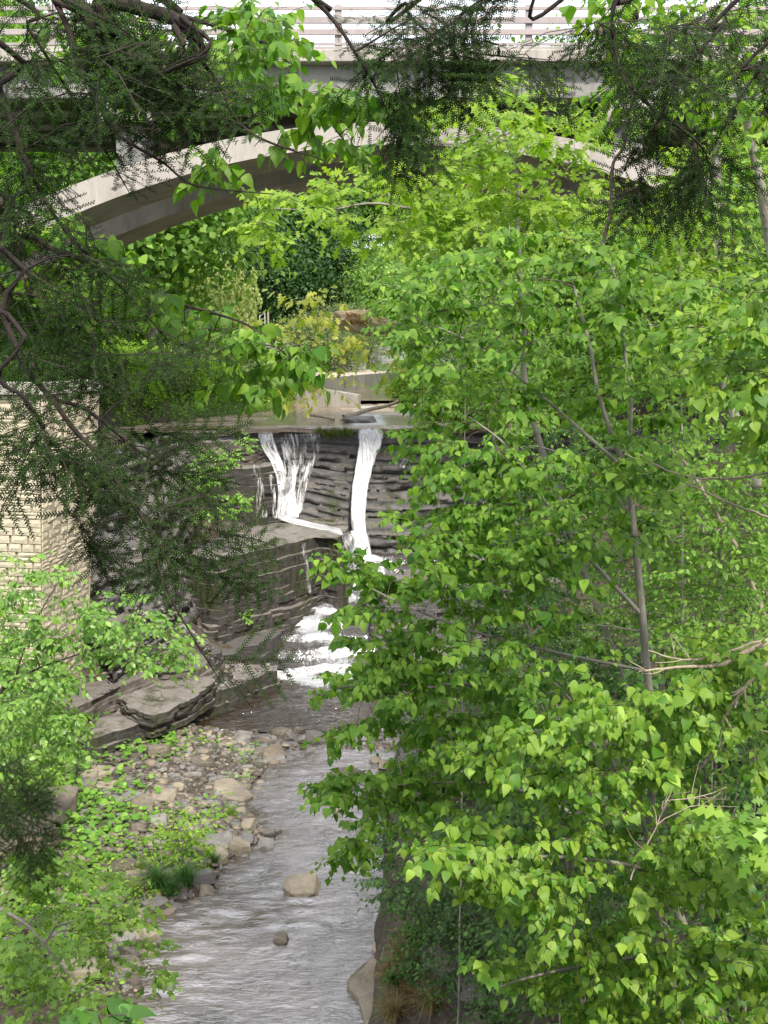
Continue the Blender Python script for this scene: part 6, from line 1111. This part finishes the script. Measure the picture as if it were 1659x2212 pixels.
for k, (u, v) in enumerate([(880, 2160), (905, 2110), (870, 2080), (930, 2180), (850, 2200), (960, 2140), (890, 2040), (845, 2120)]): put_tuft(u, v, 3, 1.3, 'dry straw grass tuft on the bottom right rock edge, '+['third lowest', 'fourth lowest', 'third highest', 'second lowest, set back right', 'lowest, at the waterline', 'farthest right', 'highest', 'nearest the smooth tan slab'][k], group='dry grass on the bottom right ledge')
for k, (u, v) in enumerate([(700, 940), (722, 938), (734, 942), (690, 936), (757, 940), (712, 946), (745, 936)]): p = P(u, v, 56.35); put_tuft(0, 0, 4, 1.2, 'moss tuft over the brink between the falls, '+['second from left', 'fourth from left', 'fifth from left', 'leftmost', 'rightmost', 'third from left, hanging lowest', 'second from right'][k], z=float(p[2]), xy=p, group='moss tufts at the brink', name='moss_tuft', cat='moss')
for k, (u, v) in enumerate([(478, 945), (515, 940), (490, 938)]): p = P(u, v, 55.6); put_tuft(0, 0, 4, 1.1, ['leftmost moss tuft left of the water fan on the brink', 'moss tuft nearest the water fan on the brink', 'middle moss tuft of three left of the water fan'][k], z=float(p[2]), xy=p, group='moss tufts left of the falls', name='moss_tuft', cat='moss')
# more leafy depth on the right bank, in brighter greens
for k, (u, v, D, poly, lab, n, mt, lf) in enumerate([
  (1000, 1000, 15, [(860, 600), (1100, 560), (1200, 760), (1080, 900), (900, 860)], 'bright airy young tree between the oak and the upper linden boughs', 70, 'midleaf', OVAL),
  (1500, 1300, 13, [(1380, 1000), (1659, 980), (1720, 1400), (1500, 1450), (1400, 1300)], 'fresh green sapling thicket on the slope right of the linden trunk', 90, 'midleaf', OVAL),
  (1350, 1200, 16, [(1250, 1000), (1450, 980), (1480, 1350), (1300, 1400), (1240, 1200)], 'sapling with fresh oval leaves directly behind the linden trunk', 80, 'midleaf', OVAL),
  (1100, 1300, 15, [(950, 1150), (1200, 1120), (1260, 1400), (1050, 1450), (960, 1350)], 'shaded sapling behind the middle arm of the large linden', 70, 'under', OVAL),
  (1450, 700, 13, [(1280, 480), (1550, 440), (1600, 800), (1400, 850), (1290, 700)], 'sunlit yellow green sapling crown below the right end of the arch', 80, 'oak', HEART),
  (1100, 450, 18, [(900, 380), (1200, 360), (1300, 480), (1150, 560), (950, 540)], 'feathery light green crown low in front of the arch crown', 60, 'oak', OVAL),
  (1620, 1500, 11, [(1480, 1350), (1720, 1330), (1740, 1600), (1560, 1640)], 'small leaved bush by the dead branch at the right edge', 60, 'midleaf', OVAL),
  (1200, 1650, 12.5, [(1050, 1500), (1350, 1480), (1400, 1680), (1200, 1760), (1050, 1680)], 'green bush behind the tiered slender linden', 70, 'under', HEART)]):
    bank_tree(60+k, u, v, D, poly, lab, n, .07, mt, lf, 1.8)
# shale rubble on the left slope and ledges
for gi, mt in enumerate(('shale', 'ledge', 'rock_grey')):
    r = np.random.default_rng(160+gi); n = 1500; u = r.uniform(180, 600, n); v = r.uniform(1180, 1560, n); p = []
    dg = bpy.context.evaluated_depsgraph_get() if gi == 0 else dg
    for a, b in zip(u, v):
        d = Vector(ray(a, b)).normalized(); o_ = Vector((0, 0, EYE))+d*34; hit, loc, nor, _, ob, _ = S.ray_cast(dg, o_, d)
        if hit and nor.z > .55 and ob.get('kind') == 'structure' and ob.name.startswith(('rock_ledge', 'gorge', 'ground')) and loc.y < 53: p.append(loc[:])
    p = np.array(p); m = len(p); w = np.clip(r.lognormal(-2.0, .5, m), .06, .4); q = r.normal(0, 1, (m, 3))*[1, 1, .15]; nn = UP+r.normal(0, .22, (m, 3)); Ms = frames(q, nn, w)*np.array([1, 1, .3])[None, None, :]
    V, T = scatter(tmpl_of(RK[('flag', 'rock')][gi]), p+UP*.02, Ms); link('shale_rubble', tri_mesh('shale_rubble', V, T, M[mt]), kind='stuff')
for k, (u, v, D, poly, lab, n, mt) in enumerate([
  (940, 2060, 19, [(870, 1930), (1000, 1900), (1120, 2000), (1080, 2150), (930, 2160), (870, 2050)], 'glossy dark bush draping the rock just right of the dry grass', 80, 'under'),
  (1560, 1150, 15, [(1440, 950), (1700, 930), (1720, 1300), (1500, 1380)], 'bright small leaved sapling at the far right above the dead branch', 90, 'midleaf'),
  (1200, 2050, 13.5, [(1050, 1950), (1350, 1900), (1400, 2150), (1150, 2212), (1050, 2120)], 'deep shaded bush under the near linden', 80, 'under'),
  (1330, 820, 17, [(1180, 700), (1480, 650), (1520, 950), (1300, 1000)], 'airy green sapling between the linden forks and the slope', 80, 'midleaf')]):
    bank_tree(80+k, u, v, D, poly, lab, n, .075, mt, OVAL, 1.6)
